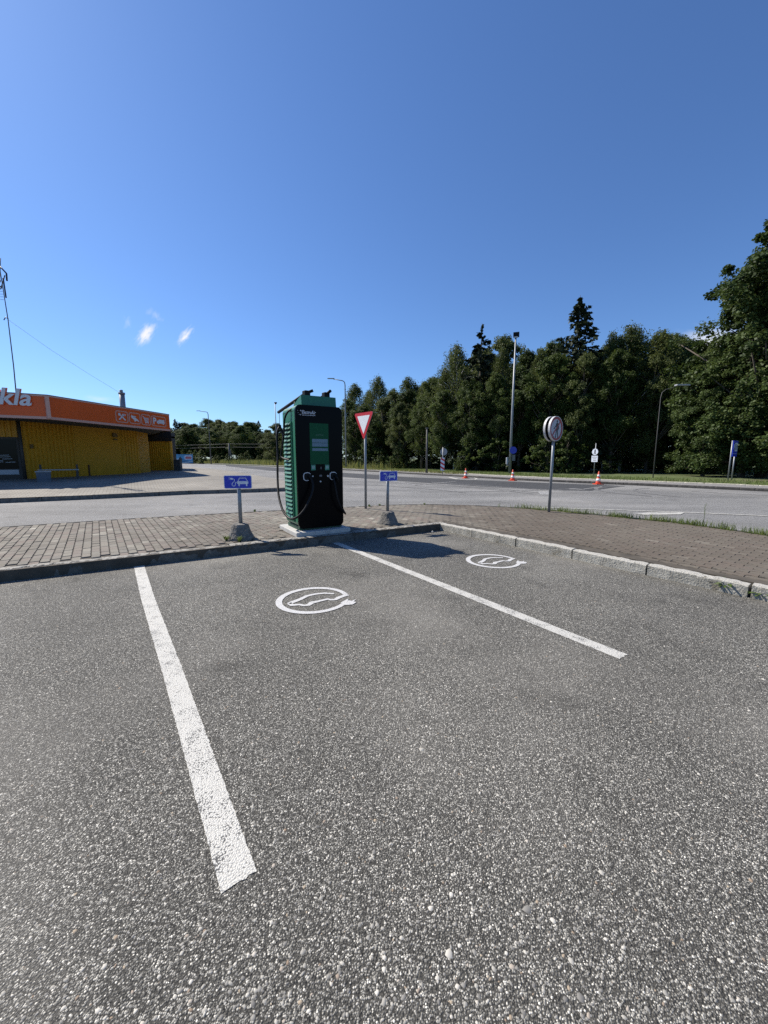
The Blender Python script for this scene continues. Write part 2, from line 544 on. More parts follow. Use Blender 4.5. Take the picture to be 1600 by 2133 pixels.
def random_piece_mat(name, ramp, rough=0.85, dirt=(0.05, 0.045, 0.035), dscale=1.2, dthr=0.5, damt=0.6, bump=0.4, bscale=60):
    """stones, pavers: colour drawn per piece, blotched with dirt"""
    m = bpy.data.materials.new(name)
    m.use_nodes = True
    nd, lk = m.node_tree.nodes, m.node_tree.links
    b = nd['Principled BSDF']
    b.inputs['Roughness'].default_value = rough
    b.inputs['Specular IOR Level'].default_value = 0.25
    g = N(nd, 'ShaderNodeNewGeometry')
    oi = N(nd, 'ShaderNodeObjectInfo')
    ad = N(nd, 'ShaderNodeMath', operation='ADD'); lk.new(g.outputs['Random Per Island'], ad.inputs[0]); lk.new(oi.outputs['Random'], ad.inputs[1])
    fr = N(nd, 'ShaderNodeMath', operation='FRACT'); lk.new(ad.outputs[0], fr.inputs[0])
    cr = N(nd, 'ShaderNodeValToRGB')
    el = cr.color_ramp.elements
    el[0].position, el[0].color = ramp[0][0], (*ramp[0][1], 1)
    el[1].position, el[1].color = ramp[-1][0], (*ramp[-1][1], 1)
    for p, c in ramp[1:-1]:
        e = el.new(p); e.color = (*c, 1)
    lk.new(fr.outputs[0], cr.inputs[0])
    cur = cr.outputs[0]
    if damt > 0:
        nz = N(nd, 'ShaderNodeTexNoise'); nz.inputs['Scale'].default_value = dscale; nz.inputs['Detail'].default_value = 8
        nz.inputs['Roughness'].default_value = 0.65
        lk.new(g.outputs['Position'], nz.inputs['Vector'])
        mr = N(nd, 'ShaderNodeMapRange'); mr.inputs['From Min'].default_value = dthr - 0.1; mr.inputs['From Max'].default_value = dthr + 0.15
        mr.inputs['To Max'].default_value = damt
        lk.new(nz.outputs['Fac'], mr.inputs['Value'])
        mx = N(nd, 'ShaderNodeMix', data_type='RGBA'); lk.new(mr.outputs[0], mx.inputs['Factor']); lk.new(cur, mx.inputs['A'])
        mx.inputs['B'].default_value = (*dirt, 1)
        cur = mx.outputs['Result']
    lk.new(cur, b.inputs['Base Color'])
    if bump > 0:
        n2 = N(nd, 'ShaderNodeTexNoise'); n2.inputs['Scale'].default_value = bscale; n2.inputs['Detail'].default_value = 4
        lk.new(g.outputs['Position'], n2.inputs['Vector'])
        bp = N(nd, 'ShaderNodeBump'); bp.inputs['Strength'].default_value = bump; bp.inputs['Distance'].default_value = 0.01
        lk.new(n2.outputs['Fac'], bp.inputs['Height']); lk.new(bp.outputs[0], b.inputs['Normal'])
    return m


def leaf_mat(name, c1, c2, trans=0.35, rough=0.5):
    m = bpy.data.materials.new(name)
    m.use_nodes = True
    nd, lk = m.node_tree.nodes, m.node_tree.links
    b = nd['Principled BSDF']
    b.inputs['Roughness'].default_value = rough
    b.inputs['Specular IOR Level'].default_value = 0.2
    g = N(nd, 'ShaderNodeNewGeometry'); oi = N(nd, 'ShaderNodeObjectInfo')
    mx = N(nd, 'ShaderNodeMix', data_type='RGBA')
    mx.inputs['A'].default_value = (*c1, 1); mx.inputs['B'].default_value = (*c2, 1)
    av = N(nd, 'ShaderNodeMath', operation='MULTIPLY_ADD'); lk.new(g.outputs['Random Per Island'], av.inputs[0]); av.inputs[1].default_value = 0.6
    om = N(nd, 'ShaderNodeMath', operation='MULTIPLY'); lk.new(oi.outputs['Random'], om.inputs[0]); om.inputs[1].default_value = 0.4
    lk.new(om.outputs[0], av.inputs[2])
    pn = N(nd, 'ShaderNodeTexNoise'); pn.inputs['Scale'].default_value = 0.55; pn.inputs['Detail'].default_value = 3
    lk.new(g.outputs['Position'], pn.inputs['Vector'])
    pm = N(nd, 'ShaderNodeMapRange'); pm.inputs['From Min'].default_value = 0.35; pm.inputs['From Max'].default_value = 0.65
    pm.inputs['To Min'].default_value = -0.35; pm.inputs['To Max'].default_value = 0.35
    lk.new(pn.outputs['Fac'], pm.inputs['Value'])
    aa = N(nd, 'ShaderNodeMath', operation='ADD', use_clamp=True); lk.new(av.outputs[0], aa.inputs[0]); lk.new(pm.outputs[0], aa.inputs[1])
    lk.new(aa.outputs[0], mx.inputs['Factor'])
    lk.new(mx.outputs['Result'], b.inputs['Base Color'])
    tr = N(nd, 'ShaderNodeBsdfTranslucent')
    hs = N(nd, 'ShaderNodeHueSaturation'); lk.new(mx.outputs['Result'], hs.inputs['Color']); hs.inputs['Value'].default_value = 1.3
    hs.inputs['Hue'].default_value = 0.485
    lk.new(hs.outputs[0], tr.inputs['Color'])
    ms = N(nd, 'ShaderNodeMixShader'); ms.inputs[0].default_value = trans
    lk.new(b.outputs[0], ms.inputs[1]); lk.new(tr.outputs[0], ms.inputs[2])
    lk.new(ms.outputs[0], nd['Material Output'].inputs['Surface'])
    return m


M_LOT = asphalt('worn parking asphalt', (0.052, 0.050, 0.044), (0.275, 0.266, 0.235), (0.66, 0.635, 0.56), 190, 0.14, 0.9,
                (0.78, 1.18), 0.7, ((0.32, 0.305, 0.27), 0.45, 0.45), grain=0.5, stain=0.35)
M_ROAD = asphalt('grey road asphalt', (0.125, 0.125, 0.122), (0.30, 0.30, 0.295), (0.5, 0.5, 0.49), 120, 0.1, 0.4,
                 (0.72, 1.14), 0.7, ((0.36, 0.35, 0.33), 0.25, 0.4), streak=(R(30), 0.16), stain=0.25)
M_PATCH = asphalt('fresh dark asphalt', (0.035, 0.037, 0.04), (0.075, 0.078, 0.082), (0.16, 0.16, 0.16), 120, 0.06, 0.3, (0.92, 1.08), 0.4)
M_PAINT = paint_on_asphalt('white road paint', (0.62, 0.61, 0.56), (0.13, 0.13, 0.125), 150, 0.16)
M_PAINT_NEW = paint_on_asphalt('fresh white stencil paint', (0.64, 0.64, 0.63), (0.2, 0.2, 0.2), 150, 0.04)
M_PAINT_OLD = paint_on_asphalt('old road paint', (0.50, 0.495, 0.48), (0.2, 0.2, 0.2), 60, 0.28)
M_PAVER = random_piece_mat('concrete pavers', [(0, (0.15, 0.136, 0.112)), (0.25, (0.205, 0.19, 0.157)), (0.5, (0.19, 0.158, 0.134)), (0.75, (0.175, 0.164, 0.14)), (0.93, (0.22, 0.205, 0.17)), (1, (0.33, 0.31, 0.26))],
                           dirt=(0.095, 0.082, 0.066), dscale=0.55, dthr=0.5, damt=0.75)
def add_moss(m):
    nd, lk = m.node_tree.nodes, m.node_tree.links
    b = nd['Principled BSDF']
    src = b.inputs['Base Color'].links[0].from_socket
    g = N(nd, 'ShaderNodeNewGeometry')
    sp = N(nd, 'ShaderNodeSeparateXYZ'); lk.new(g.outputs['Position'], sp.inputs[0])
    nz = N(nd, 'ShaderNodeTexNoise'); nz.inputs['Scale'].default_value = 1.1; nz.inputs['Detail'].default_value = 8; nz.inputs['Roughness'].default_value = 0.7
    lk.new(g.outputs['Position'], nz.inputs['Vector'])
    ad = N(nd, 'ShaderNodeMath', operation='MULTIPLY_ADD'); lk.new(nz.outputs['Fac'], ad.inputs[0]); ad.inputs[1].default_value = 5.0
    lk.new(sp.outputs['X'], ad.inputs[2])
    mr = N(nd, 'ShaderNodeMapRange'); mr.inputs['From Min'].default_value = 2.6; mr.inputs['From Max'].default_value = 5.2; mr.inputs['To Max'].default_value = 0.62
    lk.new(ad.outputs[0], mr.inputs['Value'])
    mx = N(nd, 'ShaderNodeMix', data_type='RGBA'); lk.new(mr.outputs[0], mx.inputs['Factor']); lk.new(src, mx.inputs['A'])
    mx.inputs['B'].default_value = (0.092, 0.075, 0.058, 1)
    lk.new(mx.outputs['Result'], b.inputs['Base Color'])


add_moss(M_PAVER)
M_BED = mat('sand and moss joints', (0.07, 0.06, 0.046), 0.95, var=0.3, vscale=6)
M_KERB = mat('weathered kerb concrete', (0.19, 0.182, 0.165), 0.9, var=0.35, vscale=14, bump=0.6, bscale=70, dirt=(0.075, 0.068, 0.056), dscale=5, dthr=0.50)
M_CONC = mat('rough concrete', (0.15, 0.143, 0.13), 0.95, var=0.3, vscale=18, bump=0.9, bscale=45, dirt=(0.09, 0.085, 0.08), dscale=14, dthr=0.55)
M_PAD = mat('pale concrete pad', (0.42, 0.415, 0.395), 0.85, var=0.12, vscale=12, bump=0.3, bscale=60)
M_SHADOWGAP = mat('painted shadow gap', (0.012, 0.011, 0.010), 0.95, var=0.3, vscale=9)  # near black strip colour, imitates a shadow gap
M_GALV = mat('galvanised steel', (0.24, 0.255, 0.27), 0.5, 0.45, var=0.12, vscale=25)
M_GREYPOLE = mat('grey painted pole', (0.24, 0.255, 0.27), 0.5, 0.3, var=0.12, vscale=5)
M_DARKPOLE = mat('weathered dark pole', (0.10, 0.095, 0.09), 0.8, 0.0, var=0.2, vscale=4)
M_BLACK = mat('black plastic', (0.008, 0.008, 0.010), 0.6, spec=0.15)
M_RUBBER = mat('black rubber', (0.008, 0.008, 0.009), 0.6, spec=0.15)


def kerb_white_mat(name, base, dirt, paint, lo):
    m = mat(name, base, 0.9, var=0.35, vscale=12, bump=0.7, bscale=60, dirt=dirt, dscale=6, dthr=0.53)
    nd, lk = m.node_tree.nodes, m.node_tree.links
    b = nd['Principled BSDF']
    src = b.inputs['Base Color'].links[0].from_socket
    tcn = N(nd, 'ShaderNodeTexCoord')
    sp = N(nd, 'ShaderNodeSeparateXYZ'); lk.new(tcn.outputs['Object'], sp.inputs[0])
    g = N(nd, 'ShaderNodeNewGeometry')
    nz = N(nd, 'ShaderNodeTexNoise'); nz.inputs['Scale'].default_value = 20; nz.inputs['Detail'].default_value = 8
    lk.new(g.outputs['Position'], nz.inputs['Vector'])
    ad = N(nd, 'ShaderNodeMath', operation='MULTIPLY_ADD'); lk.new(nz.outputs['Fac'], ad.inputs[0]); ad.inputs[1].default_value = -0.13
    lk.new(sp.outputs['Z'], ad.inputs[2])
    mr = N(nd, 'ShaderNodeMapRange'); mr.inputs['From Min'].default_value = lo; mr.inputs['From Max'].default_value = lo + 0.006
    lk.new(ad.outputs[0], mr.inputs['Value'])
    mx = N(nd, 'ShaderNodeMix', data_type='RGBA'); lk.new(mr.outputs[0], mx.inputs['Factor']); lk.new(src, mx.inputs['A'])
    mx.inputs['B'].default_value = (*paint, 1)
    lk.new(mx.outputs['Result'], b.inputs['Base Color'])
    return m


M_KERBW = kerb_white_mat('kerb with worn white paint', (0.30, 0.29, 0.255), (0.15, 0.138, 0.11), (0.38, 0.368, 0.33), 0.056)
M_KERBD = kerb_white_mat('kerb darkened for shade with pale worn top', (0.12, 0.114, 0.10), (0.05, 0.046, 0.04), (0.30, 0.285, 0.25), 0.066)  # dark base puts the shade of the kerb face into its colour


def plaza_mat():
    m = bpy.data.materials.new('distant block paving')
    m.use_nodes = True
    nd, lk = m.node_tree.nodes, m.node_tree.links
    b = nd['Principled BSDF']; b.inputs['Roughness'].default_value = 0.9
    g = N(nd, 'ShaderNodeNewGeometry')
    mp = N(nd, 'ShaderNodeMapping'); mp.inputs['Rotation'].default_value = (0, 0, R(-33))
    lk.new(g.outputs['Position'], mp.inputs['Vector'])
    br = N(nd, 'ShaderNodeTexBrick'); br.inputs['Scale'].default_value = 1.0
    br.inputs['Brick Width'].default_value = 0.22; br.inputs['Row Height'].default_value = 0.16
    br.inputs['Mortar Size'].default_value = 0.012; br.inputs['Mortar Smooth'].default_value = 0.3
    br.inputs['Color1'].default_value = (0.255, 0.24, 0.205, 1); br.inputs['Color2'].default_value = (0.20, 0.188, 0.162, 1)
    br.inputs['Mortar'].default_value = (0.10, 0.085, 0.07, 1)
    lk.new(mp.outputs[0], br.inputs['Vector'])
    nz = N(nd, 'ShaderNodeTexNoise'); nz.inputs['Scale'].default_value = 0.5; nz.inputs['Detail'].default_value = 6
    lk.new(g.outputs['Position'], nz.inputs['Vector'])
    mr = N(nd, 'ShaderNodeMapRange'); mr.inputs['From Min'].default_value = 0.3; mr.inputs['From Max'].default_value = 0.7
    mr.inputs['To Min'].default_value = 0.75; mr.inputs['To Max'].default_value = 1.15
    lk.new(nz.outputs['Fac'], mr.inputs['Value'])
    hs = N(nd, 'ShaderNodeHueSaturation'); lk.new(br.outputs['Color'], hs.inputs['Color']); lk.new(mr.outputs[0], hs.inputs['Value'])
    lk.new(hs.outputs[0], b.inputs['Base Color'])
    return m


M_PLAZA = plaza_mat()
M_GRASSGROUND = mat('grassy ground', (0.075, 0.10, 0.03), 0.95, var=0.35, vscale=0.6, dirt=(0.12, 0.105, 0.06), dscale=0.25, dthr=0.55)
M_GRASS = leaf_mat('grass blades', (0.085, 0.13, 0.03), (0.15, 0.19, 0.055), 0.35, 0.6)
M_WEED = leaf_mat('weed leaves', (0.06, 0.10, 0.022), (0.11, 0.16, 0.04), 0.35, 0.6)
M_MEADOW = leaf_mat('dry meadow grass', (0.12, 0.15, 0.04), (0.22, 0.22, 0.08), 0.35, 0.7)
M_LEAF = leaf_mat('broad leaves', (0.022, 0.041, 0.008), (0.080, 0.116, 0.026), 0.36, 0.6)
M_LEAFB = leaf_mat('birch leaves', (0.045, 0.066, 0.016), (0.10, 0.125, 0.038), 0.36, 0.6)
M_MAPLE = leaf_mat('maple leaves', (0.024, 0.044, 0.010), (0.080, 0.116, 0.032), 0.3, 0.55)
M_NEEDLE = leaf_mat('spruce needles', (0.016, 0.026, 0.014), (0.034, 0.047, 0.022), 0.08, 0.65)
M_BARK = mat('grey brown bark', (0.09, 0.075, 0.06), 0.95, var=0.35, vscale=5, bump=0.8, bscale=12)
M_BIRCHBARK = mat('white birch bark', (0.5, 0.48, 0.44), 0.85, var=0.2, vscale=6, dirt=(0.05, 0.045, 0.04), dscale=4, dthr=0.56)

# ------------------------------------------------------------------ ground, roads, lot
def sheet(name, poly, z, m, parent=None, kind=None, th=0.0):
    mb = MB()
    if th > 0:
        mb.slab(poly, z - th, z)
    else:
        mb.add([(p[0], p[1], z) for p in poly], [tuple(range(len(poly)))])
    o = mb.build(name, m, parent)
    if len(poly) > 4:
        bm = bmesh.new(); bm.from_mesh(o.data)
        bmesh.ops.triangulate(bm, faces=bm.faces)
        for f in bm.faces:
            if th <= 0 and f.normal.z < 0: f.normal_flip()
        bm.to_mesh(o.data); bm.free()
    if kind: tag(o, kind=kind)
    return o


big = [(2500 * math.cos(2 * math.pi * k / 48), 2500 * math.sin(2 * math.pi * k / 48)) for k in range(48)]
sheet('ground', big, -0.03, M_GRASSGROUND, kind='structure')

UA = math.atan2(0.502, 0.865)           # direction of the kerb behind the bays
U = Vector((math.cos(UA), math.sin(UA))); V = Vector((-math.sin(UA), math.cos(UA)))
WD = Vector((0.578, -0.816))            # direction of the bays and of the right hand kerb
CORNER = Vector((1.24, 7.47))           # inner corner of the two kerbs, at the asphalt

# the lot is the asphalt on this side of the island (the sheet ends under the island)
lot_poly = [(-40, -12.2), (-12.0, 0.6), (-4.5, 5.1), (1.3, 8.3), (4.3, 4.4), (8.2, -1.2), (16, -12.2)]
lot = sheet('parking_lot', lot_poly, 0.0, M_LOT, kind='structure')

# far kerb of the main road, from right to left
FARK = [(34.0, -4.0), (24.0, 7.5), (16.2, 16.1), (14.6, 17.95), (12.6, 20.2), (8.95, 24.0), (6.9, 27.0), (5.2, 29.9), (2.4, 33.8), (-3.3, 43.0),
        (-14.9, 60.1), (-40.5, 89.5), (-80.0, 125.0), (-160.0, 185.0)]
road_poly = FARK + [(-160, 150), (-60, 80), (-34, 60), (-27, 30), (-40, 0), (-40, -11.5), (-12.2, 1.6), (-4.7, 6.1), (1.4, 9.3), (5.2, 4.6), (9.2, -1.0), (20, -12.2), (34, -12.2)]
road = sheet('road', road_poly, -0.004, M_ROAD, kind='structure')

patch_poly = [(-33.5, 81.8), (-27.5, 67.3), (-10.3, 39.3), (-2.8, 28.4), (1.44, 23.1), (4.8, 19.2), (7.4, 16.9), (8.95, 16.6), (12.2, 19.4), (8.4, 22.45), (6.1, 24.5), (1.8, 28.6), (-3.5, 36.4), (-13.5, 53.5)]
sheet('resurfaced_strip', patch_poly, 0.002, M_PATCH, road)


def mark(name, pts, w, m, parent, z, jit=0.0, step=0.0):
    P = [Vector(p) for p in pts]
    if step > 0:
        Q = [P[0]]
        for a, b in zip(P, P[1:]):
            n = max(1, int((b - a).length / step))
            for k in range(1, n + 1): Q.append(a.lerp(b, k / n))
        P = Q
    Lf, Rt = ribbon2d(P, w)
    vs, fs = [], []
    for a, b in zip(Lf, Rt):
        vs.append((a.x + rnd.uniform(-jit, jit), a.y + rnd.uniform(-jit, jit), z))
        vs.append((b.x + rnd.uniform(-jit, jit), b.y + rnd.uniform(-jit, jit), z))
    for i in range(len(P) - 1):
        fs.append((2 * i + 1, 2 * i + 3, 2 * i + 2, 2 * i))
    if jit > 0 and len(P) > 20:      # the brush tails off in ragged fingers
        for (a, b, d) in ((vs[-2], vs[-1], (P[-1] - P[-2]).normalized()), (vs[0], vs[1], (P[0] - P[1]).normalized())):
            k = 9
            row = []
            for q in range(k + 1):
                f = q / k; e = rnd.uniform(0, 0.012)
                row.append((a[0] + (b[0] - a[0]) * f, a[1] + (b[1] - a[1]) * f, z)); row.append((a[0] + (b[0] - a[0]) * f + d.x * e, a[1] + (b[1] - a[1]) * f + d.y * e, z))
            n0 = len(vs); vs = vs + row
            fs = fs + [(n0 + 2 * q, n0 + 2 * q + 2, n0 + 2 * q + 3, n0 + 2 * q + 1) for q in range(k)]
    mb = MB().add(vs, fs)
    o = mb.build(name, m, parent)
    bm = bmesh.new(); bm.from_mesh(o.data)
    bmesh.ops.remove_doubles(bm, verts=bm.verts, dist=1e-5)
    for f in bm.faces:
        f.normal_update()
        if f.normal.z < 0: f.normal_flip()
    bm.to_mesh(o.data); bm.free()
    return o


# bay lines
mark('bay_line', [(-3.20, 4.87), (-2.35, 3.67), (-1.42, 2.40), (-0.485, 1.10)], 0.115, M_PAINT, lot, 0.0025, 0.0022, 0.013)
mark('bay_line', [(-0.85, 6.33), (1.70, 2.565)], 0.115, M_PAINT, lot, 0.0025, 0.0022, 0.02)


def charging_symbol(cx, cy):
    """stencilled circle that ends in a plug, with a car outline inside"""
    mb = MB()
    z = 0.005
    flat = lambda p: (cx + p[0], cy + p[1], z)

    def rib(pts, w):
        Lf, Rt = ribbon2d(pts, w)
        vs = []
        for a, b in zip(Lf, Rt): vs += [flat(a), flat(b)]
        mb.add(vs, [(2 * i + 1, 2 * i + 3, 2 * i + 2, 2 * i) for i in range(len(pts) - 1)])
    ring = []
    a0, a1 = R(24), R(337)
    for k in range(61):
        a = a0 + (a1 - a0) * k / 60
        ring.append((0.335 * math.cos(a) - 0.004, 0.335 * math.sin(a) + 0.005))
    rib(ring, [0.05 + 0.012 * math.sin(math.pi * k / 60) for k in range(61)])
    rib([(0.181, 0.163), (0.078, 0.179), (-0.008, 0.155), (-0.087, 0.1), (-0.134, 0.009), (-0.183, -0.056), (-0.222, -0.108)],
        [0.03, 0.04, 0.042, 0.046, 0.05, 0.055, 0.05])
    rib([(-0.222, -0.098), (-0.182, -0.15), (-0.113, -0.136), (-0.067, -0.158), (-0.026, -0.147), (-0.003, -0.085), (0.064, -0.042), (0.136, 0.010), (0.171, -0.009), (0.215, -0.003), (0.243, 0.052), (0.289, 0.1), (0.33, 0.135)],
        [0.05, 0.05, 0.038, 0.038, 0.05, 0.06, 0.04, 0.04, 0.04, 0.045, 0.055, 0.05, 0.05])
    pl = [(0.277, -0.092), (0.308, -0.035), (0.345, 0.024), (0.342, -0.022), (0.379, -0.043), (0.423, 0.002), (0.402, -0.056), (0.430, -0.076), (0.401, -0.134), (0.36, -0.146), (0.308, -0.150)]
    c = (0.345, -0.085)
    vs = [(cx + p[0], cy + p[1], z + 0.001) for p in pl] + [(cx + c[0], cy + c[1], z + 0.001)]
    n = len(pl)
    mb.add(vs, [(i, n, (i + 1) % n) for i in range(n)])
    return mb.build('charging_symbol', M_PAINT_NEW, lot)


charging_symbol(-0.70, 3.67)
charging_symbol(1.50, 5.12)

M_SAND = mat('pale sand drift', (0.27, 0.24, 0.20), 0.95, var=0.35, vscale=30)


def sand(t0, t1, w, seed):
    pr_ = random.Random(seed)
    n = 26
    q = [CORNER + WD * (t0 + (t1 - t0) * k / n) for k in range(n + 1)]
    nx = Vector((-0.816, -0.578))
    pts = [(p.x, p.y) for p in q] + [((p + nx * w * max(0.05, math.sin(math.pi * k / n)) * pr_.uniform(0.5, 1.1)).x, (p + nx * w * max(0.05, math.sin(math.pi * k / n)) * pr_.uniform(0.5, 1.1)).y) for k, p in reversed(list(enumerate(q)))]
    sheet('sand_drift', pts, 0.0015, M_SAND, lot)


sand(0.3, 1.6, 0.10, 1); sand(2.35, 3.3, 0.15, 2); sand(4.2, 5.2, 0.06, 3)
# markings on the roads
for pts, w, m in (
        ([(-0.3, 25.9), (0.44, 23.63), (1.69, 19.9)], 0.14, M_PAINT_OLD), ([(1.64, 19.9), (2.8, 21.38), (4.33, 23.14)], 0.10, M_PAINT_OLD),
        ([(4.78, 28.4), (4.91, 25.6)], 0.28, M_PAINT), ([(4.95, 25.3), (5.39, 24.75), (5.98, 25.22), (6.36, 26.41), (6.39, 27.4)], 0.13, M_PAINT),
        ([(8.45, 17.53), (8.97, 17.26)], 0.30, M_PAINT_OLD), ([(8.97, 17.30), (10.82, 19.02)], 0.10, M_PAINT_OLD),
        ([(3.98, 10.95), (4.76, 10.79), (6.49, 10.29), (8.03, 9.78), (9.35, 9.25), (12, 7.9)], 0.12, M_PAINT),
        ([(13.13, 16.37), (13.57, 15.46), (14.6, 14.36)], 0.13, M_PAINT_OLD),
        ([(-26.2, 57.1), (-23.2, 53.1)], 0.35, M_PAINT_OLD), ([(-19.7, 51.9), (-21.6, 54.4)], 0.35, M_PAINT_OLD), ([(-11.4, 38.0), (-11.3, 40.7)], 0.5, M_PAINT_OLD),
        ([(-15.7, 40.7), (-13.2, 38.0)], 0.3, M_PAINT_OLD), ([(-9.2, 33.0), (-7.0, 30.0)], 0.3, M_PAINT_OLD)):
    mark('road_marking', pts, w, m, road, 0.007, 0.004, 0.25)
sheet('road_marking', [(6.31, 9.57), (6.48, 9.41), (7.41, 9.49), (7.78, 9.83), (6.82, 9.83)], 0.0075, M_PAINT, road)
sheet('road_marking', [(6.03, 14.65), (6.34, 14.65), (6.97, 16.13), (6.43, 16.13)], 0.0075, M_PAINT_OLD, road)
mark('road_seam', [(2.8, 22.4), (4.97, 19.6), (6.53, 17.6), (7.9, 16.6)], 0.10, M_PAINT_OLD, road, 0.0065, 0.01, 0.3)

# dark tyre marks sweeping round the junction
M_SKID = mat('tyre rubber stain', (0.13, 0.13, 0.13), 0.9, var=0.3, vscale=3)
for c, r, a0, a1, w in (((-8.0, 9.5), 12.8, 28, 70, 0.10), ((-7.5, 10.2), 14.2, 20, 64, 0.08), ((-9.0, 9.0), 16.6, 22, 52, 0.09), ((2.0, 30.0), 14.0, 268, 300, 0.12), ((12.5, 16.0), 3.2, 100, 215, 0.16), ((13.5, 15.2), 3.0, 110, 205, 0.12)):
    mark('tyre_mark', [(c[0] + r * math.cos(R(a0 + (a1 - a0) * k / 24)), c[1] + r * math.sin(R(a0 + (a1 - a0) * k / 24))) for k in range(25)], w, M_SKID, road, 0.0045, 0.01)

# ------------------------------------------------------------------ loose and exposed stones in the asphalt close by
def stones():
    rs = np.random.RandomState(3)
    n = 11000
    # density falls with distance, the far ones are below a pixel
    d = 0.55 + 4.2 * rs.rand(n) ** 1.5
    ang = (rs.rand(n) - 0.5) * R(102)
    x = d * np.sin(ang) * 1.0
    y = d * np.cos(ang)
    size = 0.0028 + 0.0052 * rs.rand(n) ** 2.0
    bigm = rs.rand(n) < 0.03
    size[bigm] *= 1.2 + 0.7 * rs.rand(bigm.sum()) ** 2
    k = 6
    verts = np.zeros((n, 2 * k + 1, 3)); faces = []
    el = 0.45 + 0.6 * rs.rand(n)
    ro = rs.rand(n) * 6.28
    for j in range(k):
        a = 2 * math.pi * j / k
        rr = size * (0.75 + 0.5 * rs.rand(n))
        px, py = rr * math.cos(a), rr * math.sin(a) * el
        wx = px * np.cos(ro) - py * np.sin(ro); wy = px * np.sin(ro) + py * np.cos(ro)
        verts[:, j, 0] = x + wx; verts[:, j, 1] = y + wy; verts[:, j, 2] = -0.001
        verts[:, k + j, 0] = x + wx * 0.72; verts[:, k + j, 1] = y + wy * 0.72
        verts[:, k + j, 2] = size * (0.10 + 0.14 * rs.rand(n))
    verts[:, 2 * k, 0] = x; verts[:, 2 * k, 1] = y; verts[:, 2 * k, 2] = size * 0.2
    tri = []
    for j in range(k):
        j2 = (j + 1) % k
        tri += [(j, j2, k + j2), (j, k + j2, k + j), (k + j, k + j2, 2 * k)]
    tri = np.array(tri)
    allf = (tri[None, :, :] + (np.arange(n) * (2 * k + 1))[:, None, None]).reshape(-1, 3)
    # keep stones off the bay lines
    def dist(p, q):
        p = np.array(p); q = np.array(q); t = q - p; L = np.linalg.norm(t); t = t / L
        rel = np.stack([x, y], 1) - p
        s = np.clip(rel @ t, 0, L)
        return np.linalg.norm(rel - s[:, None] * t, axis=1)
    keep = (dist((-3.2, 4.87), (-0.485, 1.10)) > 0.085) & (dist((-0.85, 6.33), (1.7, 2.565)) > 0.08) & (np.hypot(x + 0.7, y - 3.67) > 0.42)
    # inside the bays only (this side of both kerbs)
    keep &= ((x + 4.37) * -0.502 + (y - 4.21) * 0.865) < -0.1
    keep &= ((x - 1.24) * 0.816 + (y - 7.47) * 0.578) < -0.1
    f = allf.reshape(n, -1, 3)[keep].reshape(-1, 3)
    m = random_piece_mat('exposed aggregate', [(0, (0.15, 0.145, 0.135)), (0.4, (0.24, 0.232, 0.21)), (0.68, (0.36, 0.345, 0.305)), (0.88, (0.54, 0.515, 0.455)), (0.94, (0.22, 0.165, 0.12)), (1, (0.36, 0.30, 0.22))], 0.7, damt=0.0, bump=0.0)
    me = np_mesh('exposed_stones', verts.reshape(-1, 3), f, m)
    o = link('exposed_stones', me, lot)
    tag(o, kind='stuff')


stones()

# ------------------------------------------------------------------ paved island with kerbs
ISLE_IN = [(-13.0, -0.79), (1.24, 7.47), (7.05, -0.73), (12.0, -7.7)]
ISLE_OUT = [(14.5, -6.5), (9.2, 0.4), (7.2, 3.6), (6.42, 6.2), (5.78, 7.65), (4.53, 8.97), (3.6, 9.75), (2.5, 10.28), (1.33, 10.54), (0.4, 10.45), (-0.51, 10.12), (-2.58, 9.29), (-5.29, 8.04), (-7.1, 6.99), (-13.5, 3.3)]
ISLE = ISLE_IN + ISLE_OUT
pavement = sheet('pavement', ISLE, 0.1285, M_BED, kind='structure', th=0.145)

# painted shadow gap along the outer edge, black in place of the gap's shade
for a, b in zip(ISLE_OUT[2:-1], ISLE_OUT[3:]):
    mark('edging', [a, b], 0.085, M_SHADOWGAP, pavement, 0.1335, 0.004, 0.15)


def in_poly(x, y, poly):
    c = False
    n = len(poly)
    for i in range(n):
        x1, y1 = poly[i]; x2, y2 = poly[(i + 1) % n]
        if (y1 > y) != (y2 > y) and x < (x2 - x1) * (y - y1) / (y2 - y1) + x1: c = not c
    return c


def seg_dist(x, y, a, b):
    ax, ay = a; bx, by = b
    t = max(0, min(1, ((x - ax) * (bx - ax) + (y - ay) * (by - ay)) / ((bx - ax) ** 2 + (by - ay) ** 2)))
    return math.hypot(x - ax - t * (bx - ax), y - ay - t * (by - ay))


PA, PB = 0.101, 0.198          # paver across / along


def paver_outline(a, b):
    """interlocking paver: long sides step in and out"""
    x, y = a / 2 - 0.0045, b / 2 - 0.0018
    j = 0.005
    rt = [(x + (-j if q % 2 == 0 else j), y * (-1 + q * 0.5)) for q in range(5)]
    lf = [(-x + (-j if q % 2 == 0 else j), y * (-1 + q * 0.5)) for q in range(5)]
    return rt + lf[::-1]


def paver_geom(ol, h=0.03, ch=0.006):
    n = len(ol)
    vs = [(p[0], p[1], -h) for p in ol] + [(p[0], p[1], -ch) for p in ol] + [(p[0] * 0.94, p[1] * 0.972, 0) for p in ol]
    fs = []
    for lay in (0, 1):
        for i in range(n):
            i2 = (i + 1) % n
            fs.append((lay * n + i, lay * n + i2, (lay + 1) * n + i2, (lay + 1) * n + i))
    fs.append(tuple(range(2 * n, 3 * n)))
    return vs, fs


PAV_A = UA + R(6.5)      # the blocks are laid parallel to the bays, not quite square to the kerb
PU = Vector((math.cos(PAV_A), math.sin(PAV_A))); PV = Vector((-math.sin(PAV_A), math.cos(PAV_A)))


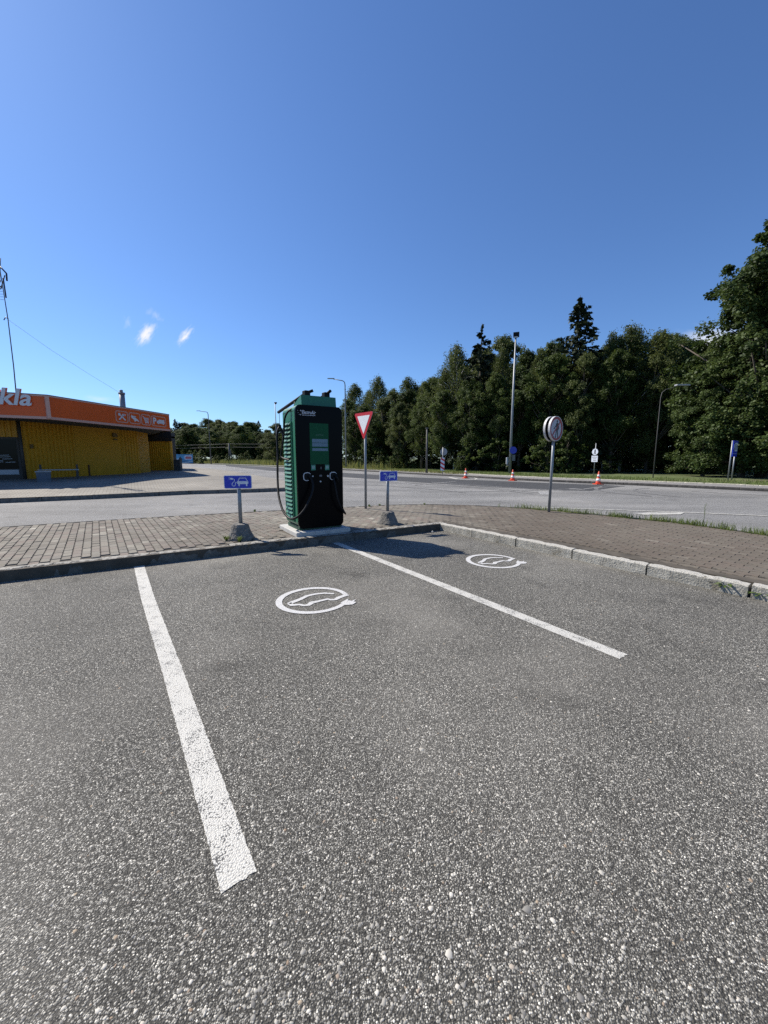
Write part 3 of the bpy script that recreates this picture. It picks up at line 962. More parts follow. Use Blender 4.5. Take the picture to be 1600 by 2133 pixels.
def lay_pavers():
    ol = paver_outline(PA, PB)
    vs, fs = paver_geom(ol)
    me = bpy.data.meshes.new('paver')
    me.from_pydata(vs, [], fs); me.materials.append(M_PAVER); me.update()
    spots = []
    low = {}
    pr = random.Random(11)
    for i in range(-150, 130):
        off = (i % 2) * 0.5 * PB
        for k in range(-90, 50):
            a, b = i * PA, k * PB + off
            x = CORNER.x + PU.x * a + PV.x * b; y = CORNER.y + PU.y * a + PV.y * b
            if y < 2.0 or x < -9.5 or x > 7.5 or x > 1.05 * y + 0.9 or x < -1.1 * y - 0.6: continue
            if not in_poly(x, y, ISLE): continue
            kd = min(seg_dist(x, y, ISLE_IN[0], ISLE_IN[1]), seg_dist(x, y, ISLE_IN[1], ISLE_IN[2]))
            if kd < 0.178: continue
            low[(x, y)] = 0.007 if kd < 0.235 else 0.0      # edge blocks tuck in under the kerb stones
            if min(seg_dist(x, y, p, q) for p, q in zip(ISLE_OUT, ISLE_OUT[1:])) < 0.12: continue
            # the concrete pad of the charger
            rx, ry = x - PAD_C[0], y - PAD_C[1]
            pa, pb = rx * math.cos(CH_A) + ry * math.sin(CH_A), -rx * math.sin(CH_A) + ry * math.cos(CH_A)
            if abs(pa) < PAD_W / 2 + 0.04 and abs(pb) < PAD_D / 2 + 0.06: continue
            if x > 1.5:      # beyond the corner the blocks are worn low and mossy, part of them sunk
                pass
            spots.append((math.hypot(x, y), x, y))
    spots.sort()
    for d, x, y in spots[:300]:
        o = link('paver', me, pavement, (x, y, 0.141 - low[(x, y)] + pr.uniform(-0.003, 0.003)))
        o.rotation_euler = (pr.uniform(-0.012, 0.012), pr.uniform(-0.015, 0.015), PAV_A + pr.uniform(-0.02, 0.02))
    rest = spots[300:]
    V0 = np.array(vs); n = len(vs)
    allv, allf = [], []
    for q, (d, x, y) in enumerate(rest):
        an = PAV_A + pr.uniform(-0.02, 0.02); tx, ty = pr.uniform(-0.015, 0.015), pr.uniform(-0.018, 0.018)
        c, s_ = math.cos(an), math.sin(an)
        z = V0[:, 2] + V0[:, 0] * tx + V0[:, 1] * ty + 0.141 - low[(x, y)] + pr.uniform(-0.003, 0.003)
        allv.append(np.stack([x + V0[:, 0] * c - V0[:, 1] * s_, y + V0[:, 0] * s_ + V0[:, 1] * c, z], 1))
        allf += [tuple(q * n + i for i in f) for f in fs]
    mm = bpy.data.meshes.new('pavers')
    mm.from_pydata(np.concatenate(allv).tolist(), [], allf); mm.materials.append(M_PAVER); mm.update()
    tag(link('pavers', mm, pavement), kind='stuff')


# charger footprint, needed for the paving
CH_A = R(31.5)
CH_O = (-1.41, 6.25)
CH_W, CH_D, CH_H = 0.82, 0.66, 2.05
cu_, cv_ = (math.cos(CH_A), math.sin(CH_A)), (-math.sin(CH_A), math.cos(CH_A))
PAD_W, PAD_D = 0.97, 0.95
_pc = (CH_W / 2 - 0.01, CH_D / 2 + 0.01)
PAD_C = (CH_O[0] + cu_[0] * _pc[0] + cv_[0] * _pc[1], CH_O[1] + cu_[1] * _pc[0] + cv_[1] * _pc[1])
lay_pavers()


def kerb_variants(L, wd, ht, m, n=3, chip=0.012, seed=5, gap=0.007):
    """kerb stones with broken arrises: a bevelled bar, its edge rows knocked in by noise"""
    out_ = []
    for q in range(n):
        pr = random.Random(seed + q)
        seg = 22
        prof = [(0, -0.06), (0, ht * 0.55), (0, ht - 0.022), (0.010, ht - 0.006), (0.028, ht), (wd * 0.5, ht + 0.002), (wd - 0.01, ht), (wd, ht - 0.012), (wd, -0.06)]
        chipw = [0, 0.25, 1, 1, 0.7, 0, 0.3, 0.3, 0]
        vs, fs = [], []
        big_ = [(pr.uniform(0.05, L - 0.05), pr.uniform(0.03, 0.08), pr.uniform(0.01, 0.028)) for _ in range(5)]
        for i in range(seg + 1):
            x = L * i / seg
            d0 = sum(dep * max(0, 1 - abs(x - c) / w) for c, w, dep in big_)
            endr = 0.02 * max(0, 1 - min(x, L - x) / 0.05)
            for (py, pz), cw in zip(prof, chipw):
                dd = (abs(pr.gauss(0, chip * 0.4)) + d0 + endr) * cw
                vs.append((x + (gap if i == 0 else -gap if i == seg else 0), py + dd * 0.6, pz - dd * 0.6))
        k = len(prof)
        for i in range(seg):
            for j in range(k - 1):
                fs.append((i * k + j, (i + 1) * k + j, (i + 1) * k + j + 1, i * k + j + 1))
        fs.append(tuple(range(k - 1, -1, -1))); fs.append(tuple(seg * k + j for j in range(k)))
        me = MB().add(vs, fs).mesh('kerb_stone', m)
        bm = bmesh.new(); bm.from_mesh(me); bmesh.ops.recalc_face_normals(bm, faces=bm.faces); bm.to_mesh(me); bm.free()
        out_.append(me)
    return out_


def kerb_run(parent, a, b, variants, L, flip=False, start=0.0, z=0.0, jit=0.006):
    """stones from a to b; local y of a stone points away from the road"""
    a, b = Vector(a), Vector(b)
    d = (b - a).normalized(); tot = (b - a).length
    s = start; i = 0
    pr = random.Random(int(abs(a.x) * 100 + abs(b.y) * 10))
    while s < tot - 0.05:
        me = variants[i % len(variants)]
        o = link('kerb_stone', me, parent)
        p = a + d * s
        nrm = Vector((-d.y, d.x))
        ln = min(L, tot - s)
        o.location = (p.x + nrm.x * pr.uniform(-jit, jit), p.y + nrm.y * pr.uniform(-jit, jit), z + pr.uniform(-0.008, 0.004))
        o.rotation_euler = (0, pr.uniform(-0.006, 0.006), math.atan2(d.y, d.x) + pr.uniform(-0.004, 0.004))
        o.scale = (ln / L, 1, 1)
        s += L; i += 1


kerb = thing('kerb', None, None, kind='structure')
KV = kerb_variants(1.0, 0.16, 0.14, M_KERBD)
KW = kerb_variants(0.92, 0.16, 0.14, M_KERBW, seed=21, gap=0.011)
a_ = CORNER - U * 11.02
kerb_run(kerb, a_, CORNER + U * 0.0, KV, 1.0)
# right hand kerb runs from the corner towards the viewer: local y must point to the right/away from the bays
KWm = []
e_ = CORNER + WD * 9.4
d_ = (CORNER - e_).normalized()
# stones are laid from far corner down; mirrored in y so that the face looks at the bays
for me in KW:
    m2 = me.copy()
    for v_ in m2.vertices: v_.co.y = -v_.co.y
    m2.flip_normals()
    KWm.append(m2)


# a run drawn from a to b has its stones' +y on the left; for the right kerb the island lies on the left of b->a
kerb_run(kerb, CORNER - WD * 0.13, e_, KWm, 0.92)

# ------------------------------------------------------------------ the charging station
M_GREEN = mat('green powder coat', (0.014, 0.128, 0.068), 0.42, var=0.05, vscale=6)
M_DKGREEN = mat('dark green plinth', (0.01, 0.06, 0.035), 0.5)
M_PANEL = mat('black glass front', (0.002, 0.002, 0.003), 0.25, spec=0.07)
M_SCREEN = mat('green screen print', (0.008, 0.075, 0.032), 0.4, spec=0.1)
M_SCRBLUE = mat('pale screen window', (0.10, 0.17, 0.24), 0.3)
M_STICK = mat('green sticker', (0.03, 0.20, 0.13), 0.5)
M_STICKW = mat('pale sticker field', (0.22, 0.34, 0.31), 0.5)
M_WHITEPRINT = mat('white print', (0.62, 0.63, 0.66), 0.5)
M_GREYRIM = mat('grey holster rim', (0.50, 0.51, 0.53), 0.4)
M_CABLE = mat('charging cable sheath', (0.006, 0.006, 0.007), 0.5, spec=0.2)
M_VENT = mat('dark vent recess', (0.006, 0.018, 0.012), 0.8)

pad = MB()
pad.box((0, 0, 0.01), (PAD_W, PAD_D, 0.38), 0, 0.012)
po = pad.build('concrete_pad', M_PAD, None)
po.location = (PAD_C[0], PAD_C[1], 0.0); po.rotation_euler = (0, 0, CH_A)
tag(po, 'pale concrete pad under the green charging station', 'concrete pad')

ch = thing('charging_station', 'tall green and black electric car charging station with cable booms on top', 'charging station', (CH_O[0], CH_O[1], 0.199), CH_A)
mb = MB(); mb.box((CH_W / 2, CH_D / 2 + 0.01, 0.035), (CH_W - 0.05, CH_D - 0.04, 0.07), 0, 0.008); mb.build('plinth', M_DKGREEN, ch)
mb = MB()
mb.plate(roundrect(0, 0.06, CH_W, CH_H, 0.095, 8), CH_D, 0.035)
cab = mb.build('cabinet', M_GREEN, ch)
mb = MB(); mb.plate(roundrect(0.004, 0.03, CH_W - 0.004, CH_H - 0.004, 0.085, 8), 0.036, 0.0)
fp = mb.build('front_panel', M_PANEL, ch)
# seam in the cabinet side
for sx_ in (-0.001, CH_W + 0.001):
    mb = MB(); mb.box((sx_, 0.36, 1.955), (0.004, 0.58, 0.007)); mb.build('seam', M_VENT, cab)
# louvred vents on both sides
for sx, x0 in ((-1, 0.0), (1, CH_W)):
    mb = MB(); mb.box((x0 + sx * 0.002, 0.375, 0.965), (0.006, 0.385, 1.62)); mb.build('vent', M_VENT, cab)
    sl = None
    for k in range(24):
        z = 0.205 + k * 0.0672
        if sl is None:
            mb = MB()
            prof = [(0.0, 0.0), (-0.034, -0.012), (-0.038, -0.004), (-0.006, 0.040), (0.0, 0.040)]
            mb.prism(prof, lambda p: (sx * -p[0], -0.172, p[1]), lambda p: (sx * -p[0], 0.172, p[1]))
            sl = mb.build('slat', M_GREEN, cab).data
            o = [c for c in cab.children if c.data == sl][0]
        else:
            o = link('slat', sl, cab)
        o.location = (x0 + sx * 0.004, 0.375, z)
    mb = MB()
    for (yy, zz, dy, dz) in ((0.178, 0.965, 0.02, 1.66), (0.572, 0.965, 0.02, 1.66), (0.375, 0.145, 0.374, 0.02), (0.375, 1.785, 0.374, 0.02)):
        mb.box((x0 + sx * 0.008, yy, zz), (0.022, dy, dz))
    mb.build('vent_frame', M_GREEN, cab)
# wedge shaped box on the roof
mb = MB()
mb.prism([(0.08, 2.04), (0.10, 2.215), (0.47, 2.10), (0.50, 2.04)], lambda p: (0.14, p[0], p[1]), lambda p: (0.75, p[0], p[1]))
mb.build('roof_box', M_GREEN, ch)
# two cable booms
for bx, stub in ((0.255, (0.085, -0.06, 0.035)), (0.60, (0.035, -0.11, 0.05))):
    mb = MB(); mb.box((bx, 0.165, 2.245), (0.10, 0.11, 0.10), 0.1, 0.01)
    mb.tube([(bx, 0.16, 2.26), (bx + stub[0] * 1.1, 0.16 + stub[1], 2.262 + stub[2])], 0.024, 10)
    bl = mb.build('boom_pivot', M_BLACK, ch)
    mb = MB(); ex = bx - 0.145
    mb.tube([(bx - 0.01, 0.17, 2.25), (ex, 1.27, 2.05)], 0.027, 10)
    mb.tube([(bx - 0.075, 0.55, 2.03), (bx - 0.06, 0.55, 2.17)], 0.02, 8)
    mb.build('boom', M_BLACK, ch)
    mb = MB(); mb.tube([(ex, 1.22, 2.04), (ex, 1.22, 1.77)], 0.004, 5)
    mb.box((ex, 1.22, 1.79), (0.045, 0.045, 0.05))
    mb.build('hanger', M_BLACK, ch)


def bez(pts, n=6):
    """smooth a polyline (Catmull-Rom)"""
    P = [Vector(p) for p in pts]
    outp = []
    for i in range(len(P) - 1):
        p0, p1, p2, p3 = P[max(i - 1, 0)], P[i], P[i + 1], P[min(i + 2, len(P) - 1)]
        for k in range(n):
            t = k / n
            outp.append(0.5 * ((2 * p1) + (-p0 + p2) * t + (2 * p0 - 5 * p1 + 4 * p2 - p3) * t * t + (-p0 + 3 * p1 - 3 * p2 + p3) * t ** 3))
    outp.append(P[-1])
    return outp


CA = [(0.222, -0.05, 0.873), (0.232, -0.10, 0.747), (0.194, -0.13, 0.621), (0.143, -0.14, 0.523), (0.066, -0.14, 0.386), (-0.029, -0.1, 0.272), (-0.09, 0, 0.219), (-0.12, 0.15, 0.221), (-0.149, 0.35, 0.32), (-0.135, 0.6, 0.526), (-0.088, 0.8, 0.776), (-0.038, 0.95, 1.054), (0.003, 1.05, 1.267), (0.029, 1.15, 1.557), (0.059, 1.2, 1.705), (0.108, 1.22, 1.773), (0.15, 1.2, 1.68), (0.16, 1.1, 1.40), (0.14, 0.95, 1.15), (0.12, 0.75, 1.05), (0.12, 0.64, 1.05)]
CB = [(0.01, 0.2, 1.99), (-0.035, 0.25, 1.95), (-0.06, 0.33, 1.87), (-0.065, 0.38, 1.754), (-0.065, 0.42, 1.588), (-0.075, 0.47, 1.42), (-0.09, 0.52, 1.288), (-0.095, 0.52, 1.235), (-0.085, 0.48, 1.205), (-0.065, 0.42, 1.188), (-0.02, 0.3, 1.168)]
mb = MB(); mb.tube(bez(CA), 0.019, 10); mb.build('charging_cable', M_CABLE, ch)
mb = MB(); mb.tube(bez(CB), 0.0155, 10); mb.build('supply_cable', M_CABLE, ch)
CC = [(0.62, -0.05, 0.873), (0.63, -0.10, 0.70), (0.66, -0.12, 0.5), (0.74, -0.10, 0.33), (0.84, -0.02, 0.24), (0.895, 0.12, 0.24), (0.90, 0.4, 0.45), (0.88, 0.7, 0.85), (0.80, 0.95, 1.2), (0.60, 1.15, 1.5), (0.47, 1.2, 1.70), (0.455, 1.22, 1.773), (0.47, 1.2, 1.65), (0.52, 1.0, 1.2), (0.55, 0.8, 1.05), (0.55, 0.64, 1.05)]
mb = MB(); mb.tube(bez(CC), 0.0165, 10); mb.build('charging_cable', M_CABLE, ch)
CE = [(CH_W - 0.01, 0.2, 1.99), (CH_W + 0.05, 0.25, 1.93), (CH_W + 0.07, 0.3, 1.75), (CH_W + 0.045, 0.3, 1.45), (CH_W + 0.05, 0.25, 1.2), (CH_W + 0.01, 0.2, 1.1)]
mb = MB(); mb.tube(bez(CE), 0.0155, 10); mb.build('supply_cable', M_CABLE, ch)

# front panel details
mb = MB(); mb.plate([(0.232, 1.10), (0.562, 1.10), (0.562, 1.765), (0.232, 1.765)], 0.001, -0.004); scr = mb.build('screen', M_SCREEN, fp)
mb = MB()
for z0, z1 in ((1.452, 1.512), (1.388, 1.446), (1.318, 1.362)):
    mb.plate([(0.27, z0), (0.545, z0), (0.545, z1), (0.27, z1)], -0.003, -0.006)
mb.build('screen_window', M_SCRBLUE, fp)
for x0 in (0.243, 0.488):
    mb = MB(); mb.plate([(x0, 1.0), (x0 + 0.077, 1.0), (x0 + 0.077, 1.092), (x0, 1.092)], 0.001, -0.003); mb.build('sticker', M_STICK, fp)
    mb = MB(); mb.plate([(x0 + 0.014, 1.024), (x0 + 0.063, 1.024), (x0 + 0.063, 1.072), (x0 + 0.014, 1.072)], -0.002, -0.0045); mb.build('sticker_field', M_STICKW, fp)
for x0 in (0.107, 0.573):
    mb = MB()
    pts = [(x0 + 0.118, 0.935), (x0 + 0.10, 0.955), (x0 + 0.075, 0.963), (x0 + 0.03, 0.96), (x0 + 0.008, 0.945), (x0, 0.915), (x0, 0.88), (x0 + 0.008, 0.85), (x0 + 0.03, 0.836), (x0 + 0.085, 0.836)]
    stroke(mb, pts, 0.013, lambda p: (p[0], 0.002, p[1]), lambda p: (p[0], -0.014, p[1]))
    hol = mb.build('holster', M_GREYRIM, fp)
    mb = MB()
    mb.plate(roundrect(x0 + 0.012, 0.848, x0 + 0.115, 0.952, 0.03, 5), 0.001, -0.02)
    mb.tube([(x0 + 0.075, -0.015, 0.90), (x0 + 0.098, -0.05, 0.895), (x0 + 0.118, -0.05, 0.85), (x0 + 0.118, -0.045, 0.80)], [0.022, 0.024, 0.02, 0.017], 10)
    mb.build('connector_handle', M_RUBBER, fp)
for bx_, bz_, br_ in ((0.268, 0.902, 0.013), (0.537, 0.90, 0.016), (0.402, 0.812, 0.013)):
    mb = MB(); mb.plate(circle(bx_, bz_, br_, 12), 0.001, -0.006); mb.build('button', M_GREYRIM, fp)
mb = MB(); mb.plate([(0.385, 0.893), (0.431, 0.893), (0.431, 0.922), (0.385, 0.922)], 0.001, -0.003); mb.build('card_reader', mat('dark grey reader', (0.12, 0.12, 0.13), 0.5), fp)
# contactless waves
mb = MB()
for rr in (0.012, 0.02, 0.028):
    stroke(mb, [(0.398 + rr * math.cos(R(a)), 1.036 + rr * math.sin(R(a))) for a in range(-50, 51, 20)], 0.004, lambda p: (p[0], 0.001, p[1]), lambda p: (p[0], -0.002, p[1]))
mb.build('contactless_mark', mat('grey print', (0.16, 0.16, 0.17), 0.5), fp)


def put_text(name, body, size, m, parent, loc, rot, extr=0.001, shear=0.0, off=0.0, width=None, spacing=1.0):
    me = text_mesh(body, size, extr, shear, off, spacing)
    me.materials.clear(); me.materials.append(m)
    if width:
        xs = [v.co.x for v in me.vertices]
        s = width / (max(xs) - min(xs))
        x0 = min(xs)
        for v in me.vertices: v.co.x = (v.co.x - x0) * s
    o = link(name, me, parent, loc)
    o.rotation_euler = rot
    return o


put_text('lettering', 'ElectroAir', 0.078, M_WHITEPRINT, fp, (0.112, -0.001, 1.905), (R(90), 0, 0), 0.0012, 0.18, 0.0008, 0.235)
mb = MB()
xx = 0.118
for w_ in (0.016, 0.011, 0.02, 0.008, 0.014, 0.018, 0.012, 0.02, 0.01, 0.016, 0.014, 0.018):
    mb.plate([(xx, 1.881), (xx + w_, 1.881), (xx + w_, 1.889), (xx, 1.889)], 0.001, -0.002); xx += w_ + 0.004
for (dx, dz, r_) in ((0.092, 1.955, 0.008), (0.103, 1.947, 0.006), (0.090, 1.888, 0.008), (0.042, 1.952, 0.004), (0.05, 1.915, 0.004), (0.068, 1.89, 0.005)):
    mb.plate(circle(dx, dz, r_, 8), 0.001, -0.002)
tag(mb.build('logo_mark', M_WHITEPRINT, fp), kind='stuff')
mb = MB()
xx = 0.338
for w_, h_ in ((0.018, 0.018), (0.014, 0.018), (0.018, 0.018), (0.007, 0.03), (0.016, 0.018), (0.012, 0.018), (0.008, 0.028)):
    mb.plate([(xx, 1.568), (xx + w_, 1.568), (xx + w_, 1.568 + h_), (xx, 1.568 + h_)], -0.003, -0.0055); xx += w_ + 0.006
tag(mb.build('faint_print', mat('dim green print', (0.03, 0.11, 0.06), 0.5), fp), kind='stuff')

# ------------------------------------------------------------------ the small blue charging signs on concrete feet
M_SIGNBLUE = mat('reflective sign blue', (0.018, 0.040, 0.46), 0.35, var=0.05)
M_SIGNWHITE = mat('reflective sign white', (0.62, 0.66, 0.74), 0.35)
M_SIGNRED = mat('reflective sign red', (0.48, 0.012, 0.018), 0.38)
M_SIGNBACK = mat('sign back grey', (0.16, 0.165, 0.17), 0.5, 0.4)
M_SIGNBLACK = mat('sign black', (0.012, 0.012, 0.012), 0.5)


def ev_sign(x, y, z, rz, w, h, zc, label):
    t = thing('charging_sign', label, 'sign', (x, y, z), rz, 'charging signs beside the station')
    pr = random.Random(int(x * 100))
    # rough cast concrete foot
    prof = [(0.215, -0.01), (0.205, 0.03), (0.175, 0.085), (0.145, 0.15), (0.128, 0.205), (0.115, 0.232), (0.06, 0.245)]
    n = 22
    vs, fs = [], []
    for r_, zz in prof:
        for k in range(n):
            a = 2 * math.pi * k / n
            rr = r_ * (1 + 0.05 * math.sin(3 * a + x) + pr.uniform(-0.035, 0.035))
            vs.append((rr * math.cos(a), rr * math.sin(a), zz + (pr.uniform(-0.006, 0.006) if zz > 0 else 0)))
    for i in range(len(prof) - 1):
        for k in range(n):
            fs.append((i * n + k, i * n + (k + 1) % n, (i + 1) * n + (k + 1) % n, (i + 1) * n + k))
    fs.append(tuple((len(prof) - 1) * n + k for k in range(n)))
    MB().add(vs, fs).build('concrete_foot', M_CONC, t)
    mb = MB(); mb.tube([(0, 0.02, 0.2), (0, 0.02, zc + h * 0.3)], 0.029, 14); mb.build('post', M_GALV, t)
    sg = MB(); sg.plate(roundrect(-w / 2, zc - h / 2, w / 2, zc + h / 2, 0.022, 5), -0.012, -0.022); pl = sg.build('plate', M_SIGNWHITE, t)
    mb = MB(); mb.plate(roundrect(-w / 2 + 0.009, zc - h / 2 + 0.009, w / 2 - 0.009, zc + h / 2 - 0.009, 0.018, 5), -0.021, -0.0235); mb.build('field', M_SIGNBLUE, pl)
    mb = MB()
    f0 = lambda p: (p[0] * w, -0.022, zc + p[1] * w); f1 = lambda p: (p[0] * w, -0.0255, zc + p[1] * w)
    # car from behind
    body = [(0.0, -0.075), (-0.02, -0.05), (-0.02, 0.01), (0.0, 0.03), (0.36, 0.03), (0.38, 0.01), (0.38, -0.05), (0.36, -0.075)]
    mb.prism(body, f0, f1)
    mb.prism([(0.02, -0.15), (0.07, -0.15), (0.07, -0.074), (0.02, -0.074)], f0, f1)
    mb.prism([(0.29, -0.15), (0.34, -0.15), (0.34, -0.074), (0.29, -0.074)], f0, f1)
    stroke(mb, [(0.015, 0.03), (0.06, 0.135), (0.075, 0.145), (0.285, 0.145), (0.30, 0.135), (0.345, 0.03)], 0.022, f0, f1)
    # cable and plug
    cab_ = [(-0.01, -0.015), (-0.08, -0.015), (-0.085, -0.09), (-0.11, -0.135), (-0.16, -0.145), (-0.20, -0.12), (-0.21, -0.075), (-0.18, -0.03), (-0.13, 0.02), (-0.115, 0.07), (-0.135, 0.11), (-0.18, 0.125)]
    stroke(mb, [(p.x, p.y) for p in bez([(a, b, 0) for a, b in cab_], 4)], 0.021, f0, f1)
    mb.prism([(-0.18, 0.085), (-0.17, 0.12), (-0.18, 0.15), (-0.245, 0.155), (-0.265, 0.12), (-0.245, 0.09)], f0, f1)
    stroke(mb, [(-0.25, 0.145), (-0.32, 0.155)], 0.014, f0, f1); stroke(mb, [(-0.255, 0.105), (-0.325, 0.11)], 0.014, f0, f1)
    mb.build('car_and_plug_symbol', M_SIGNWHITE, pl)
    mb = MB(); mb.box((0, 0.02, zc + h * 0.2), (0.08, 0.07, 0.03)); mb.build('clamp', M_GALV, t)
    mb = MB(); mb.box((0, 0.02, zc - h * 0.25), (0.08, 0.07, 0.03)); mb.build('clamp', M_GALV, t)
    return t


ev_sign(-2.26, 5.96, 0.138, R(4), 0.42, 0.205, 0.895, 'blue car charging sign on concrete foot, beside the vented side of the charger')
ev_sign(0.08, 7.36, 0.138, R(30), 0.39, 0.19, 0.92, 'blue car charging sign on concrete foot between the charger and the kerb corner')

# ------------------------------------------------------------------ give way sign
t = thing('give_way_sign', 'red and white triangular give way sign on a galvanised pole', 'sign', (-0.48, 9.53, 0.13), R(-50))
mb = MB(); mb.tube([(0, 0.03, -0.1), (0, 0.03, 2.33)], 0.03, 14); mb.build('post', M_GALV, t)


def rounded_tri(cz, side, r, n=5):
    hh = side * math.sqrt(3) / 2
    c = [(-side / 2, cz + hh / 3), (0, cz - 2 * hh / 3), (side / 2, cz + hh / 3)]
    inr = [(p[0] * (1 - 2 * r * math.sqrt(3) / side), cz + (p[1] - cz) * (1 - 2 * r * math.sqrt(3) / side)) for p in c]
    pts = []
    for (p, a0) in zip(inr, (90, 210, 330)):
        for k in range(n + 1):
            a = R(a0 + 120 * k / n)
            pts.append((p[0] + r * math.cos(a), p[1] + r * math.sin(a)))
    return pts


TC = 2.14
mb = MB(); mb.plate(rounded_tri(TC, 0.76, 0.035), -0.005, -0.02); pl = mb.build('plate', M_SIGNBACK, t)
mb = MB(); mb.plate(rounded_tri(TC, 0.758, 0.034), -0.019, -0.0225); mb.build('border', M_SIGNRED, pl)
mb = MB(); mb.plate(rounded_tri(TC, 0.50, 0.008), -0.022, -0.0255); mb.build('field', mat('reflective white field', (0.72, 0.74, 0.76), 0.4, var=0.06, vscale=7), pl)
mb = MB(); mb.box((0, 0.03, TC + 0.12), (0.10, 0.075, 0.03)); mb.build('clamp', M_GALV, t)
mb = MB(); mb.box((0, 0.03, TC - 0.12), (0.10, 0.075, 0.03)); mb.build('clamp', M_GALV, t)

# ------------------------------------------------------------------ no pedestrians sign, two boards back to back
t = thing('no_pedestrians_sign', 'round no pedestrians sign on a galvanised pole at the weedy paving edge', 'sign', (3.88, 8.95, 0.12), R(37))
mb = MB(); mb.tube([(0, 0, -0.1), (0.02, 0, 2.1)], 0.031, 14); mb.build('post', M_GALV, t)
ZC = 1.94


def disc_sign(t, y0, y1, face):
    mb = MB(); mb.plate(circle(0, ZC, 0.27, 40), y0, y1); pl = mb.build('board', mat('matt black sign back', (0.012, 0.012, 0.013), 0.8, spec=0.1) if not face else mat('matt white sign face', (0.38, 0.39, 0.43), 0.6), t)
    rim = MB()
    sgn = 1 if y1 > y0 else -1
    pts = circle(0, ZC, 0.272, 40)
    stroke(rim, pts, 0.012, lambda p: (p[0], y0 + sgn * 0.03 * -0.6, p[1]), lambda p: (p[0], y1 + sgn * 0.01, p[1]), True)
    rim.build('rim', mat('pale sign rim', (0.5, 0.5, 0.5), 0.5), pl)
    return pl


b1 = disc_sign(t, -0.035, -0.055, True)
f0 = lambda p: (p[0], -0.054, p[1]); f1 = lambda p: (p[0], -0.058, p[1]); f2 = lambda p: (p[0], -0.060, p[1])
mb = MB(); stroke(mb, circle(0, ZC, 0.242, 40), 0.052, f0, f1, True); mb.build('red_ring', mat('sign red darkened for shade', (0.26, 0.012, 0.016), 0.5), b1)  # darker copy of the sign red, stands in for shade on the board
mb = MB(); stroke(mb, [(-0.16, ZC - 0.165), (0.16, ZC + 0.165)], 0.03, f0, f2); mb.build('red_bar', mat('sign red darkened for shade', (0.26, 0.012, 0.016), 0.5), b1)
mb = MB()
mb.prism(circle(0.03, ZC + 0.165, 0.026, 12), f0, f1)
mb.prism([(0.0, ZC + 0.13), (0.06, ZC + 0.135), (0.085, ZC + 0.06), (0.075, ZC - 0.03), (0.01, ZC - 0.03), (-0.005, ZC + 0.06)], f0, f1)
stroke(mb, [(0.02, ZC - 0.02), (0.0, ZC - 0.12), (-0.02, ZC - 0.215)], 0.032, f0, f1)
stroke(mb, [(0.055, ZC - 0.02), (0.075, ZC - 0.12), (0.085, ZC - 0.22)], 0.032, f0, f1)
stroke(mb, [(0.01, ZC + 0.11), (-0.04, ZC + 0.04), (-0.10, ZC - 0.01)], 0.026, f0, f1)
stroke(mb, [(0.07, ZC + 0.11), (0.10, ZC + 0.04), (0.10, ZC - 0.02)], 0.024, f0, f1)
stroke(mb, [(-0.10, ZC - 0.175), (-0.07, ZC - 0.185)], 0.02, f0, f1)
mb.build('walking_figure', M_SIGNBLACK, b1)
disc_sign(t, 0.07, 0.09, False)
mb = MB(); mb.box((0, 0.025, ZC + 0.12), (0.09, 0.115, 0.03)); mb.build('clamp', M_GALV, t)
mb = MB(); mb.box((0, 0.025, ZC - 0.14), (0.09, 0.115, 0.03)); mb.build('clamp', M_GALV, t)

# ------------------------------------------------------------------ traffic cones
M_CONE = mat('orange red cone plastic', (0.62, 0.075, 0.03), 0.5, var=0.06)
M_CONEW = mat('white cone band', (0.72, 0.72, 0.70), 0.45)


def cone_proto(x, y, label):
    t = thing('traffic_cone', label, 'traffic cone', (x, y, 0.003), rnd.uniform(0, 1), 'cones set out on the main road')
    mb = MB(); mb.box((0, 0, 0.018), (0.40, 0.40, 0.036), 0, 0.01); mb.build('base', M_CONE, t)
    mb = MB(); mb.lathe([(0.145, 0.03), (0.12, 0.12), (0.030, 0.68), (0.022, 0.69)], 20); mb.build('body', M_CONE, t)
    for z0, z1 in ((0.17, 0.31), (0.41, 0.52)):
        rr = lambda z: 0.12 - (z - 0.12) * 0.09 / 0.56 + 0.003
        mb = MB(); mb.lathe([(rr(z0), z0), (rr(z1), z1)], 20); mb.build('white_band', M_CONEW, t)
    return t


cone_proto(5.70, 26.9, 'red and white cone inside the curved white road marking near the striped marker')
cone_proto(8.02, 24.0, 'red and white cone in front of the tall floodlight mast')
cone_proto(11.48, 20.6, 'red and white cone in front of the white footpath sign')

# ------------------------------------------------------------------ far side: footpath, kerbs, verge
def offset_line(pts, d):
    P = [Vector(p) for p in pts]
    o = []
    for i in range(len(P)):
        tt = (P[min(i + 1, len(P) - 1)] - P[max(i - 1, 0)]).normalized()
        o.append((P[i].x + tt.y * d, P[i].y - tt.x * d))
    return o


M_PATH = asphalt('pale footpath', (0.16, 0.155, 0.15), (0.30, 0.29, 0.28), (0.45, 0.44, 0.42), 90, 0.1, 0.3, (0.88, 1.12), 0.4)
near_k = FARK
fk_in = offset_line(FARK, 0.18)
back = offset_line(FARK, 1.9)
path_o = sheet('footpath', [Vector(p) for p in fk_in] + [Vector(p) for p in back[::-1]], 0.12, M_PATH, kind='structure')
far_kerb = thing('road_kerb', None, None, kind='structure')
KF = kerb_variants(1.5, 0.18, 0.125, mat('road kerb darkened for shade', (0.055, 0.052, 0.048), 0.9, var=0.3, vscale=6), 2, 0.01, 40)  # colour darkened to stand in for the shaded kerb face
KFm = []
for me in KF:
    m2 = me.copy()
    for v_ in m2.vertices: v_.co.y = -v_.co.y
    m2.flip_normals(); KFm.append(m2)


